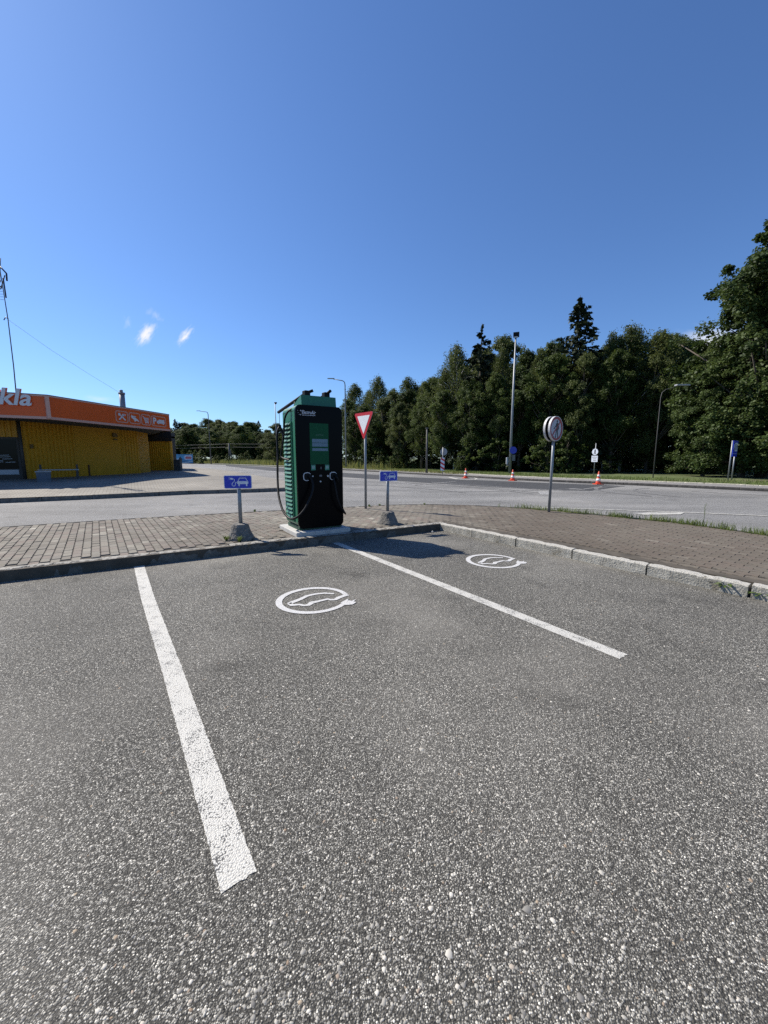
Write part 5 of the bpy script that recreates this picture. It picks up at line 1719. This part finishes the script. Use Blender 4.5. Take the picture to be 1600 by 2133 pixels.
t = thing('timber_pole', 'short plain grey pole on the verge left of the striped marker', 'pole', (3.69, 33.4, 0.0))
mb = MB(); mb.tube([(0, 0, 0), (-0.02, 0, 3.95)], [0.09, 0.07], 10); mb.build('shaft', M_DARKPOLE, t)
mb = MB(); mb.box((-0.02, 0, 3.92), (0.2, 0.2, 0.1)); mb.build('cap', M_DARKPOLE, t)

t = thing('traffic_marker', 'red and white striped road marker below a round sign seen from behind', 'road marker', (4.74, 31.3, 0.05), R(-25))
mb = MB(); mb.tube([(0, 0.03, 0), (0, 0.03, 2.2)], 0.035, 8); mb.build('post', M_GALV, t)
mb = MB(); mb.plate([(-0.16, 0.35), (0.16, 0.35), (0.16, 1.38), (-0.16, 1.38)], -0.01, -0.03); brd = mb.build('striped_board', M_SIGNWHITE, t)
mb = MB()
for k in range(3):
    z0 = 0.42 + k * 0.34
    mb.plate([(-0.16, z0 + 0.16), (0.16, z0 - 0.04), (0.16, z0 + 0.12), (-0.16, z0 + 0.30)] if k < 3 else [], -0.029, -0.034)
mb.build('red_stripe', M_SIGNRED, brd)
mb = MB(); mb.plate(circle(0.05, 1.85, 0.29, 24), 0.07, 0.09); mb.build('round_board', mat('grey sign back', (0.30, 0.30, 0.31), 0.5, 0.3), t)

t = thing('footpath_sign', 'white round walking sign above a small white text board', 'sign', (13.75, 25.3, 0.1), R(-62))
mb = MB(); mb.tube([(0, 0.03, 0), (0, 0.03, 2.25)], 0.025, 8); mb.build('post', M_GALV, t)
mb = MB(); mb.plate(circle(0, 1.70, 0.205, 24), -0.005, -0.02); bd = mb.build('round_board', M_SIGNWHITE, t)
fa = lambda p: (p[0], -0.019, p[1]); fb = lambda p: (p[0], -0.024, p[1])
mb = MB(); mb.prism(circle(0.0, 1.83, 0.03, 10), fa, fb); stroke(mb, [(0, 1.81), (0.0, 1.68)], 0.085, fa, fb); stroke(mb, [(0.0, 1.70), (-0.06, 1.56)], 0.04, fa, fb); stroke(mb, [(0.0, 1.70), (0.055, 1.56)], 0.04, fa, fb)
mb.build('walking_figure', M_SIGNBLACK, bd)
mb = MB(); mb.plate([(-0.21, 1.05), (0.21, 1.05), (0.21, 1.45), (-0.21, 1.45)], -0.005, -0.02); bd = mb.build('text_board', M_SIGNWHITE, t)
mb = MB()
for zz, x0, x1 in ((1.36, -0.17, 0.17), (1.25, -0.12, 0.12), (1.14, -0.09, 0.13)): mb.plate([(x0, zz - 0.022), (x1, zz - 0.022), (x1, zz + 0.022), (x0, zz + 0.022)], -0.019, -0.023)
mb.build('text_line', mat('faded grey text', (0.22, 0.22, 0.22), 0.6), bd)

t = thing('parking_sign', 'blue parking sign with white panel on two posts under the maple', 'sign', (20.1, 22.3, 0.1), R(36))
for sx in (-0.42, 0.36):
    mb = MB(); mb.tube([(sx, 0.04, 0), (sx, 0.04, 2.28 if sx < 0 else 1.6)], 0.035, 8); mb.build('post', M_GALV, t)
mb = MB(); mb.plate([(-0.45, 1.38), (0.45, 1.38), (0.45, 2.28), (-0.45, 2.28)], 0.0, -0.03); bd = mb.build('board', M_SIGNBLUE, t)
mb = MB(); mb.plate([(-0.12, 1.68), (0.42, 1.68), (0.42, 2.16), (-0.12, 2.16)], -0.029, -0.033); wp = mb.build('white_panel', M_SIGNWHITE, bd)
fa = lambda p: (p[0], -0.032, p[1]); fb = lambda p: (p[0], -0.036, p[1])
mb = MB(); stroke(mb, [(-0.06, 1.76), (0.10, 2.08)], 0.05, fa, fb); stroke(mb, [(0.10, 1.76), (-0.06, 2.08)], 0.05, fa, fb)
mb.prism([(0.2, 1.76), (0.36, 1.76), (0.30, 1.90), (0.38, 1.92), (0.28, 2.08), (0.18, 1.92), (0.26, 1.90)], fa, fb); mb.build('pictogram', M_SIGNBLACK, bd)
put_text('lettering', 'P', 0.42, M_SIGNWHITE, bd, (-0.38, -0.031, 1.78), (R(90), 0, 0), 0.003, 0, 0.004)
mb = MB(); mb.plate([(-0.45, 1.535), (0.45, 1.535), (0.45, 1.55), (-0.45, 1.55)], -0.029, -0.032); mb.build('white_rule', M_SIGNWHITE, bd)

# far left: slim pole, wooden power pole with wires, banner
t = thing('slim_pole', 'slim pole with a small head rising behind the charger cable loop', 'pole', (-15.9, 58, 0))
mb = MB(); mb.tube([(0, 0, 0), (-0.1, 0, 9.3)], [0.09, 0.05], 8); mb.build('shaft', M_GREYPOLE, t)
mb = MB(); mb.lathe([(0.06, 9.2), (0.22, 9.42), (0.2, 9.5), (0.05, 9.52)], 12); mb.build('head', M_DARKPOLE, t)
PP = [(-88, 118), (-39.2, 98.5), (-8, 88)]
for i, (x, y) in enumerate(PP):
    if i == 2: continue
    t = thing('power_pole', ['wooden power pole far off behind the shop', 'dark wooden power pole in the meadow with two wires'][i], 'pole', (x, y, 0))
    mb = MB(); mb.tube([(0, 0, 0), (0, 0, 5.1)], [0.26, 0.2], 8); mb.build('shaft', M_DARKPOLE, t)
    mb = MB(); mb.tube([(0.75, 0, 0), (0.1, 0, 3.8)], 0.15, 8); mb.build('brace', M_DARKPOLE, t)
for k, dz in enumerate((4.95, 4.15)):
    mb = MB(); pts = []
    for (a, b) in zip(PP, PP[1:]):
        for q in range(9):
            s = q / 8
            pts.append((a[0] + (b[0] - a[0]) * s, a[1] + (b[1] - a[1]) * s, dz - 0.8 * s * (1 - s)))
    mb.tube(pts, 0.022, 5)
    tag(mb.build('power_line', mat('grey overhead wire', (0.13, 0.135, 0.135), 0.6)), ['upper grey overhead wire strung across the far meadow', 'lower grey overhead wire strung across the far meadow'][k], 'wire')
t = thing('banner', 'wide blue advertising banner beside the road behind the shop bin', 'banner', (-49.3, 95, 0), R(8))
M_BAN = mat('banner blue', (0.06, 0.24, 0.42), 0.5, var=0.5, vscale=0.6)
mb = MB(); mb.plate([(-2.3, 0.1), (2.3, 0.1), (2.3, 2.3), (-2.3, 2.3)], 0.05, -0.05); bd = mb.build('sheet', M_BAN, t)
mb = MB(); mb.plate(roundrect(0.4, 0.95, 2.15, 2.05, 0.3, 4), -0.04, -0.07); mb.build('pale_panel', mat('banner pale panel', (0.45, 0.50, 0.62), 0.5), bd)
mb = MB(); mb.plate(roundrect(0.65, 1.2, 2.0, 1.75, 0.2, 4), -0.06, -0.09); mb.build('red_band', mat('banner red', (0.40, 0.10, 0.12), 0.5, var=0.3, vscale=3), bd)
mb = MB(); mb.plate([(-1.0, 0.6), (-0.3, 0.45), (-0.1, 1.2), (-0.5, 1.7), (-0.9, 1.4)], -0.04, -0.07); mb.build('dark_picture', mat('banner dark picture', (0.02, 0.03, 0.05), 0.6), bd)
mb = MB(); stroke(mb, [(-2.2, 1.7), (-1.8, 1.2), (-1.2, 1.1), (-0.6, 1.5)], 0.14, lambda p: (p[0], -0.04, p[1]), lambda p: (p[0], -0.06, p[1])); mb.plate([(-2.3, 0.12), (-2.3, 0.5), (0.2, 0.35), (2.2, 0.7), (2.2, 0.5), (0.2, 0.12)], -0.04, -0.055); mb.build('pale_curve', mat('banner pale', (0.5, 0.58, 0.6), 0.5), bd)
for sx in (-2.25, 2.25):
    mb = MB(); mb.tube([(sx, 0.08, 0), (sx, 0.08, 2.4)], 0.06, 8); mb.build('post', M_SIGNWHITE, t)

# ------------------------------------------------------------------ trees
def leaf_quads(centers, size, rs, up=0.3, elong=1.5, normals=None):
    """leaf sized rhombs at the given centres"""
    n = len(centers)
    nr = rs.normal(size=(n, 3)); nr[:, 2] = np.abs(nr[:, 2]) + up
    if normals is not None: nr = nr * 0.8 + normals * 0.9
    nr /= np.linalg.norm(nr, axis=1)[:, None]
    t1 = rs.normal(size=(n, 3)); t1 -= (t1 * nr).sum(1)[:, None] * nr; t1 /= np.linalg.norm(t1, axis=1)[:, None]
    t2 = np.cross(nr, t1)
    s = size * (0.65 + 0.7 * rs.rand(n))[:, None]
    v = np.zeros((n, 4, 3))
    v[:, 0] = centers - t1 * s * elong * 0.5; v[:, 2] = centers + t1 * s * elong * 0.5
    v[:, 1] = centers + t2 * s * 0.5 + t1 * s * 0.12; v[:, 3] = centers - t2 * s * 0.5 + t1 * s * 0.12
    return v


def finish(name, vlist, m):
    v = np.concatenate(vlist).reshape(-1, 3)
    q = np.arange(len(v)).reshape(-1, 4)
    return np_mesh(name, v, q, m)


def limb_mesh(paths, m):
    mb = MB()
    for p, r in paths: mb.tube(p, r, 7)
    return mb.mesh('trunk', m)


def deciduous(seed, h, rx, base, nclump, nleaf, leaf, m, taper=0.55, clump_r=0.09, bark=M_BARK, sparse=0.0, droop=0.0):
    """limbs carrying leafy clumps; crown from base*h to h, widest at about 40 % of the crown"""
    rs = np.random.RandomState(seed); pr = random.Random(seed)
    limbs = [([(0, 0, 0), (pr.uniform(-.15, .15), pr.uniform(-.15, .15), h * 0.35), (pr.uniform(-.3, .3), pr.uniform(-.3, .3), h * 0.65), (pr.uniform(-.3, .3), pr.uniform(-.3, .3), h * 0.93)],
              [h * 0.019, h * 0.014, h * 0.008, h * 0.002])]
    vl = []
    # big boughs first: the crown is a heap of uneven lobes with gaps between them
    lobes = []
    nl = 15
    for q in range(nl):
        s = (q + pr.uniform(0.1, 0.9)) / nl
        prof = math.sqrt(max(0.06, 1 - (1.75 * s - 0.80) ** 2))
        an_ = q * 2.4 + pr.uniform(-0.7, 0.7)
        br = rx * (0.56 - 0.22 * s) * pr.uniform(0.65, 1.3)
        rad = max(0, rx * prof * pr.uniform(0.55, 1.05) - br * 0.55)
        lobes.append((rad * math.cos(an_), rad * math.sin(an_), h * (base + (0.93 - base) * s), br))
    lobes.append((pr.uniform(-.3, .3), pr.uniform(-.3, .3), h * 0.90, rx * 0.24))
    for c in range(nclump):
        lx_, ly_, lz_, br = lobes[c % len(lobes)]
        dv = Vector((pr.gauss(0, 1), pr.gauss(0, 1), pr.gauss(0, 1) + 0.25)).normalized() * br * pr.uniform(0.45, 1.08)
        cx, cy, z = lx_ + dv.x, ly_ + dv.y, min(h, max(h * base * 0.8, lz_ + dv.z * 0.85))
        rad = math.hypot(cx, cy); s = min(1, max(0, (z / h - base) / (1 - base)))
        cr = h * clump_r * pr.uniform(0.55, 1.15) * (1 - 0.35 * s)
        n = int(nleaf * pr.uniform(0.5, 1.3))
        d = rs.normal(size=(n, 3)); d /= np.linalg.norm(d, axis=1)[:, None]
        rr = cr * rs.rand(n)[:, None] ** 0.45
        p = np.array([cx, cy, z]) + d * rr * np.array([1.05, 1.05, 0.82])
        if droop > 0:
            p[:, 2] -= droop * cr * rs.rand(n) ** 2 * 2.2
        outw = np.array([cx, cy, 0.2 * rad + 0.1]); outw = outw / (np.linalg.norm(outw) + 1e-6)
        vl.append(leaf_quads(p, leaf, rs, 0.35, 1.4, np.tile(outw, (n, 1)) * 0.5 + d * 0.4))
        if c % 5 == 0:
            z0 = max(h * 0.08, z - rad * 0.8 - 0.3)
            limbs.append(([(0, 0, z0), (cx * 0.5, cy * 0.5, (z0 + z) / 2 + 0.1), (cx * 0.95, cy * 0.95, z)], [h * 0.006, h * 0.004, h * 0.0012]))
    return finish('crown', vl, m), limb_mesh(limbs, bark)


def birch(seed, h, rx, m, n_str=260, leaf=0.12, base=0.14):
    rs = np.random.RandomState(seed); pr = random.Random(seed)
    limbs = [([(0, 0, 0), (0.1, 0, h * 0.4), (-0.1, 0.1, h * 0.75), (0, 0, h * 0.97)], [h * 0.013, h * 0.010, h * 0.005, h * 0.0015])]
    vl = []
    for c in range(n_str):
        s = pr.random() ** 0.8
        z = h * (base + (1 - base) * s)
        ang = pr.uniform(0, 6.2832)
        prof = math.sin(math.pi * min(1, (0.14 + 0.86 * s)) ** 0.9) ** 0.7 * (1 - 0.3 * s * s) + 0.05
        rad = rx * prof * pr.random() ** 0.4 * (1 + 0.25 * math.sin(3 * ang + seed + 4 * s))
        L = h * pr.uniform(0.05, 0.14)
        n = pr.randint(28, 60)
        t_ = rs.rand(n)
        top = np.array([rad * math.cos(ang), rad * math.sin(ang), z])
        sway = np.array([pr.uniform(-0.25, 0.45), pr.uniform(-0.3, 0.3), 0])
        w = 0.05 * h * (0.35 + 0.65 * pr.random())
        p = top + np.stack([sway[0] * t_, sway[1] * t_, -L * t_ ** 1.2], 1) + rs.normal(size=(n, 3)) * np.array([w * 0.45, w * 0.45, w * 0.3]) * (1 - 0.5 * t_)[:, None]
        vl.append(leaf_quads(p, leaf, rs, 0.1, 1.6))
        if c % 6 == 0:
            limbs.append(([(0, 0, max(0.5, z - rad * 1.2)), (rad * .55 * math.cos(ang), rad * .55 * math.sin(ang), z - rad * .25), tuple(top)], [h * 0.004, h * 0.003, h * 0.001]))
    return finish('crown', vl, m), limb_mesh(limbs, M_BIRCHBARK)


def spruce(seed, h, rx, m, base=0.08, gap=0.0):
    rs = np.random.RandomState(seed); pr = random.Random(seed)
    limbs = [([(0, 0, 0), (0, 0, h * 0.5), (0, 0, h)], [h * 0.016, h * 0.010, h * 0.001])]
    vl = []
    nw = 40
    for w in range(nw):
        s = w / (nw - 1)
        z = h * (base + (0.985 - base) * s)
        R0 = rx * (1 - s) ** 0.68 * (0.85 + 0.3 * pr.random()) + 0.10
        nb = max(4, int(10 * (1 - s * 0.55)))
        for b in range(nb):
            if pr.random() < gap * s: continue
            ang = pr.uniform(0, 6.2832)
            Lb = R0 * pr.uniform(0.65, 1.15)
            n = int(14 + 44 * Lb / rx)
            t_ = rs.rand(n) ** 0.7
            dr = Lb * t_
            dz = -0.28 * Lb * t_ + 0.20 * Lb * t_ ** 3 - 0.05
            side = rs.normal(size=n) * 0.10 * Lb * (1.1 - t_)
            p = np.stack([dr * math.cos(ang) - side * math.sin(ang), dr * math.sin(ang) + side * math.cos(ang), z + dz - np.abs(rs.normal(size=n)) * 0.05 * h * 0.25], 1)
            vv = np.zeros((n, 4, 3))
            ax = np.array([math.cos(ang), math.sin(ang), -0.35]); sd = np.array([-math.sin(ang), math.cos(ang), 0])
            dirv = ax + rs.normal(size=(n, 3)) * 0.45; dirv /= np.linalg.norm(dirv, axis=1)[:, None]
            sdv = sd + rs.normal(size=(n, 3)) * 0.5; sdv /= np.linalg.norm(sdv, axis=1)[:, None]
            ln = (0.026 * h * (0.6 + 0.8 * rs.rand(n)))[:, None]; wd = ln * 0.36
            vv[:, 0] = p - dirv * ln * 0.5; vv[:, 2] = p + dirv * ln * 0.5; vv[:, 1] = p + sdv * wd; vv[:, 3] = p - sdv * wd
            vl.append(vv)
    return finish('crown', vl, m), limb_mesh(limbs, M_BARK)


PROTO = {
    'dec1': (12.0,) + deciduous(1, 12.0, 3.5, 0.22, 420, 120, 0.105, M_LEAF, clump_r=0.058),
    'dec2': (12.0,) + deciduous(2, 12.0, 3.1, 0.26, 400, 120, 0.10, M_LEAF, clump_r=0.056),
    'dec3': (12.0,) + deciduous(3, 12.0, 2.8, 0.10, 380, 120, 0.10, M_LEAFB, clump_r=0.054),
    'dec4': (12.0,) + deciduous(14, 12.0, 3.1, 0.24, 400, 120, 0.105, M_LEAF, clump_r=0.056),
    'birch1': (13.0,) + birch(4, 13.0, 3.2, M_LEAFB, 560, 0.09),
    'birch2': (13.0,) + birch(5, 13.0, 2.8, M_LEAFB, 460, 0.09, base=0.22),
    'spruce1': (15.0,) + spruce(6, 15.0, 4.6, M_NEEDLE),
    'spruce2': (15.0,) + spruce(7, 15.0, 3.6, M_NEEDLE, gap=0.45),
    'maple1': (15.0,) + deciduous(8, 15.0, 5.0, 0.07, 760, 150, 0.115, M_MAPLE, clump_r=0.047),
    'maple2': (11.0,) + deciduous(9, 11.0, 4.0, 0.07, 560, 150, 0.105, M_MAPLE, clump_r=0.052),
    'bush': (3.0,) + deciduous(10, 3.0, 1.6, 0.0, 90, 60, 0.095, M_LEAF, clump_r=0.10),
    'bush2': (3.0,) + deciduous(12, 3.0, 1.0, 0.0, 60, 60, 0.11, M_LEAFB, clump_r=0.11),
}
NAMES = {'dec': 'broadleaf_tree', 'bir': 'birch_tree', 'spr': 'spruce_tree', 'map': 'maple_tree', 'bus': 'bush'}
TREE_N = [0]


def plant(kind, x, y, h, label, group, wide=1.0, z=0.08, trunk=True):
    h0, crown, trk = PROTO[kind]
    TREE_N[0] += 1
    pr = random.Random(TREE_N[0] * 17 + 3)
    t = thing(NAMES[kind[:3]], label, 'bush' if kind.startswith('bush') else 'tree', (x, y, z), pr.uniform(0, 6.28), group)
    s = h / h0
    t.scale = (s * wide, s * wide, s)
    link('crown', crown, t)
    if trunk: link('trunk', trk, t)
    return t


G_WOOD = 'trees of the wood across the road'
L_DEC = 'dark broadleaf tree in the wood across the road'
L_BIR = 'airy birch of the wood across the road'
L_UNDER = 'dark undergrowth bush among the trunks inside the wood'
L_BUSH = 'leafy bush at the front edge of the wood'
# distinct trees
plant('spruce1', 18.0, 37.6, 16.1, 'tallest dark spruce standing over the wood right of the floodlight mast', G_WOOD, 0.95)
plant('spruce2', 9.9, 41.0, 14.8, 'ragged thin topped spruce left of the floodlight mast', G_WOOD, 1.05)
plant('spruce2', 17.6, 52.0, 15.3, 'slim spruce tip showing just right of the floodlight mast', G_WOOD, 0.9)
plant('spruce2', 14.6, 47.0, 13.6, 'small spruce behind the floodlight mast pole', G_WOOD, 0.7)
plant('birch1', 8.0, 44.0, 13.6, 'drooping pale birch at the open left end of the tall wood', G_WOOD, 0.95)
plant('birch1', 22.2, 36.5, 13.2, 'large drooping birch beyond the footpath sign', G_WOOD, 1.0)
plant('birch2', 25.4, 37.0, 12.9, 'drooping birch with rounded top next to the large birch', G_WOOD, 1.2)
DEC_L = {(5.9, 49): 'dark pointed broadleaf tree behind the short grey pole', (-0.2, 54): 'broadleaf tree rising behind the blue sign nearest the kerb corner', (-3.0, 56): 'broadleaf tree behind the give way sign',
         (7.3, 47): 'broadleaf tree just left of the drooping pale birch', (8.6, 39.5): 'broadleaf tree in front of the ragged spruce', (11.0, 38.5): 'broadleaf tree close behind the floodlight mast',
         (13.6, 45.5): 'tall broadleaf tree topping out left of the floodlight mast', (15.2, 42): 'broadleaf tree just right of the floodlight head', (13.2, 38.0): 'broadleaf tree behind the middle traffic cone, right of the mast',
         (17.0, 39.5): 'broadleaf tree against the left side of the tallest spruce', (15.4, 36.5): 'lower broadleaf tree left of the no pedestrians sign', (20.2, 38.6): 'broadleaf tree against the right side of the tallest spruce',
         (17.6, 35.0): 'lower broadleaf tree right behind the no pedestrians sign', (20.2, 34.5): 'lower broadleaf tree behind the footpath sign', (23.2, 34.2): 'lower broadleaf tree in front of the large drooping birch',
         (28.5, 40.0): 'broadleaf tree showing in the gap below the cloud', (6.2, 41.5): 'low broadleaf tree behind the striped road marker', (4.4, 45.5): 'low broadleaf tree left of the striped road marker',
         (27.0, 35.5): 'dark broadleaf tree behind the lamp arm', (-5.2, 58): 'broadleaf tree behind the lamp beside the charging station'}
# left group
for k, x, y, h, w in (('birch2', -4.6, 62, 12.8, 1.1), ('birch1', -0.8, 60, 13.5, 0.95), ('birch2', 3.6, 59, 13.2, 1.15), ('birch2', -2.6, 67, 12.6, 1.0), ('birch2', 1.6, 66, 12.8, 1.0), ('birch1', 5.6, 56, 12.0, 0.8)):
    plant(k, x, y, h, L_BIR, G_WOOD, w)
for k, x, y, h, w in (('dec4', 5.9, 49, 10.2, 1.0), ('dec1', 3.0, 51, 9.0, 1.0), ('dec3', -0.2, 54, 8.6, 1.15), ('dec2', -3.0, 56, 8.0, 1.1), ('dec1', 7.3, 47, 9.6, 0.9), ('dec3', 1.5, 55, 9.6, 1.1), ('dec2', -5.2, 58, 9.0, 1.0),
                      # behind and around the mast
                      ('dec1', 8.6, 39.5, 8.2, 0.95), ('dec2', 11.0, 38.5, 8.6, 0.95), ('dec3', 13.6, 45.5, 13.7, 1.05), ('dec2', 15.2, 42, 11.4, 0.95), ('dec4', 13.2, 38.0, 9.0, 1.0),
                      ('dec3', 17.0, 39.5, 10.0, 0.9), ('dec1', 15.4, 36.5, 9.6, 0.95), ('dec4', 20.2, 38.6, 10.6, 0.95), ('dec3', 17.6, 35.0, 9.5, 0.9), ('dec4', 20.2, 34.5, 9.6, 0.9),
                      ('dec3', 23.2, 34.2, 9.3, 1.0), ('dec2', 28.5, 40.0, 12.4, 1.0), ('dec1', 31.5, 41.0, 12.0, 1.1), ('dec2', 6.2, 41.5, 7.6, 1.0), ('dec1', 27.0, 35.5, 9.0, 0.9), ('dec3', 29.5, 36, 10.2, 1.0),
                      ('dec2', 24.0, 42, 12.0, 1.1), ('dec1', 12.0, 50, 13.0, 1.1), ('dec2', 19.6, 46, 13.2, 1.1), ('dec1', 9.5, 52, 12.0, 1.1), ('dec1', 26.0, 46, 12.0, 1.2), ('dec2', 34.0, 38, 12, 1.1), ('dec1', 36, 34, 12, 1.1), ('dec1', 22.0, 50, 12.5, 1.2),
                      ('dec2', 4.4, 45.5, 7.4, 1.0), ('dec3', 2.0, 48.5, 7.4, 1.0), ('dec2', -1.6, 51.5, 6.6, 1.1), ('dec1', -4.0, 54.5, 7.0, 1.1), ('dec2', 33, 46, 13, 1.2), ('dec3', 38, 42, 12, 1.2), ('dec1', 15.5, 55, 13, 1.2), ('dec2', 5.5, 60, 11, 1.2)):
    plant(k, x, y, h * 1.12, DEC_L.get((x, y), L_DEC), G_WOOD, w * 0.86)
# maples by the blue sign
plant('maple1', 25.6, 26.2, 17.6, 'huge maple towering over the blue parking sign', None, 1.05)
plant('maple2', 23.9, 25.8, 11.6, 'rounded maple directly behind the blue parking sign', None, 1.0)
plant('maple2', 22.8, 27.6, 7.6, 'low leafy maple between the street lamp and the blue parking sign', None, 0.95)
plant('maple1', 29.5, 22.5, 14.5, 'large maple right of the blue parking sign', None, 0.95)
plant('maple2', 28.0, 31.5, 11.0, 'maple filling the gap behind the huge maple', None, 1.05)
plant('maple2', 24.6, 21.6, 6.8, 'low spreading maple on the lawn right of the blue sign', None, 0.9)
for i, (x, y, h, w) in enumerate([(1.6, 46.5, 2.2, 1.0), (7.6, 38.2, 2.0, 1.1), (14.3, 33.8, 3.4, 1.0), (15.6, 33.0, 3.6, 0.9), (19.0, 32.6, 1.6, 1.2), (19.5, 40.0, 3.6, 1.5), (22.0, 39.5, 3.6, 1.5), (24.5, 40.0, 3.8, 1.5), (27.0, 39.0, 3.8, 1.5), (29.5, 37.0, 3.8, 1.5), (25.5, 34.0, 3.4, 1.4), (23.0, 37.0, 3.4, 1.4), (-2.4, 50.5, 2.6, 1.0), (-0.6, 49.0, 2.4, 1.0), (10.9, 37.0, 3.2, 1.2), (25.6, 32.6, 2.8, 1.2), (-5.0, 53.5, 2.4, 1.0)]):
    plant('bush', x, y, h, L_BUSH if h < 3.3 else L_UNDER, 'bushes at the edge of the wood' if h < 3.3 else 'undergrowth in the wood', w)
# the wood behind the meadow on the far left
pr = random.Random(99)
L_FAR = 'dense green tree in the distant wood behind the meadow'
G_FAR = 'trees of the distant wood'
for row, (y0, n, h0) in enumerate(((112, 24, 8.6), (124, 24, 10.4), (138, 26, 12.2))):
    for i in range(n):
        f = (i + pr.uniform(-0.3, 0.3)) / (n - 1)
        u_ = -0.62 + f * 0.42
        y = y0 + 6 * math.sin(i * 1.7 + row) + (14 if f > 0.8 else 0) * 0
        h = h0 * pr.uniform(0.85, 1.14) * (0.82 + 0.3 * math.sin(math.pi * min(1, f * 1.15)))
        k = pr.choice(['dec1', 'dec2', 'dec1', 'dec3', 'dec2', 'spruce1' if row == 2 else 'dec1'])
        plant(k, u_ * y, y, h * (1.12 if k == 'spruce1' else 1), L_FAR if k != 'spruce1' else 'pointed spruce in the distant wood behind the meadow', G_FAR, 1.25 if k != 'spruce1' else 0.9, 0.0, trunk=False)
plant('dec3', -21.0, 76.0, 8.2, 'single leafy tree at the right end of the meadow behind the charger', None, 1.25)
plant('dec2', -17.6, 74.0, 7.4, 'leafy tree partly hidden behind the charger cabinet', None, 1.2)
plant('dec1', -13.6, 78.0, 9.0, 'taller leafy tree hidden behind the charger cabinet', None, 1.2)
for i in range(18):
    x0 = -0.50 + 0.0135 * i
    y = 98 + 5 * math.sin(i * 2.3)
    plant('bush2', (x0 + pr.uniform(-0.004, 0.004)) * y, y, pr.uniform(1.6, 3.6), 'pale bush or sapling growing in the meadow grass', 'saplings in the meadow', pr.uniform(0.8, 1.4), 0.0, trunk=False)
# slender birches pushing up between the broadleaf crowns, and undergrowth deep in the wood
for k, x, y, h, w in (('birch2', 12.2, 41.5, 12.6, 0.75), ('birch2', 15.6, 39.8, 12.0, 0.7), ('birch2', 21.0, 37.2, 12.8, 0.75), ('birch1', 23.8, 38.2, 13.4, 0.8), ('birch2', 27.6, 38.4, 12.6, 0.8), ('birch2', 6.9, 45.0, 11.4, 0.7), ('birch1', 11.4, 46.5, 14.0, 0.75)):
    plant(k, x, y, h, L_BIR, G_WOOD, w)
for x, y in ((3.2, 54.5), (0.6, 57), (5.4, 52.5), (-2.2, 59.5), (7.6, 50), (9.4, 46), (11.5, 43.5), (14.0, 42.0), (16.5, 41.5), (-4.6, 62)):
    plant('bush', x, y, 3.8, L_UNDER, 'undergrowth in the wood', 1.5)
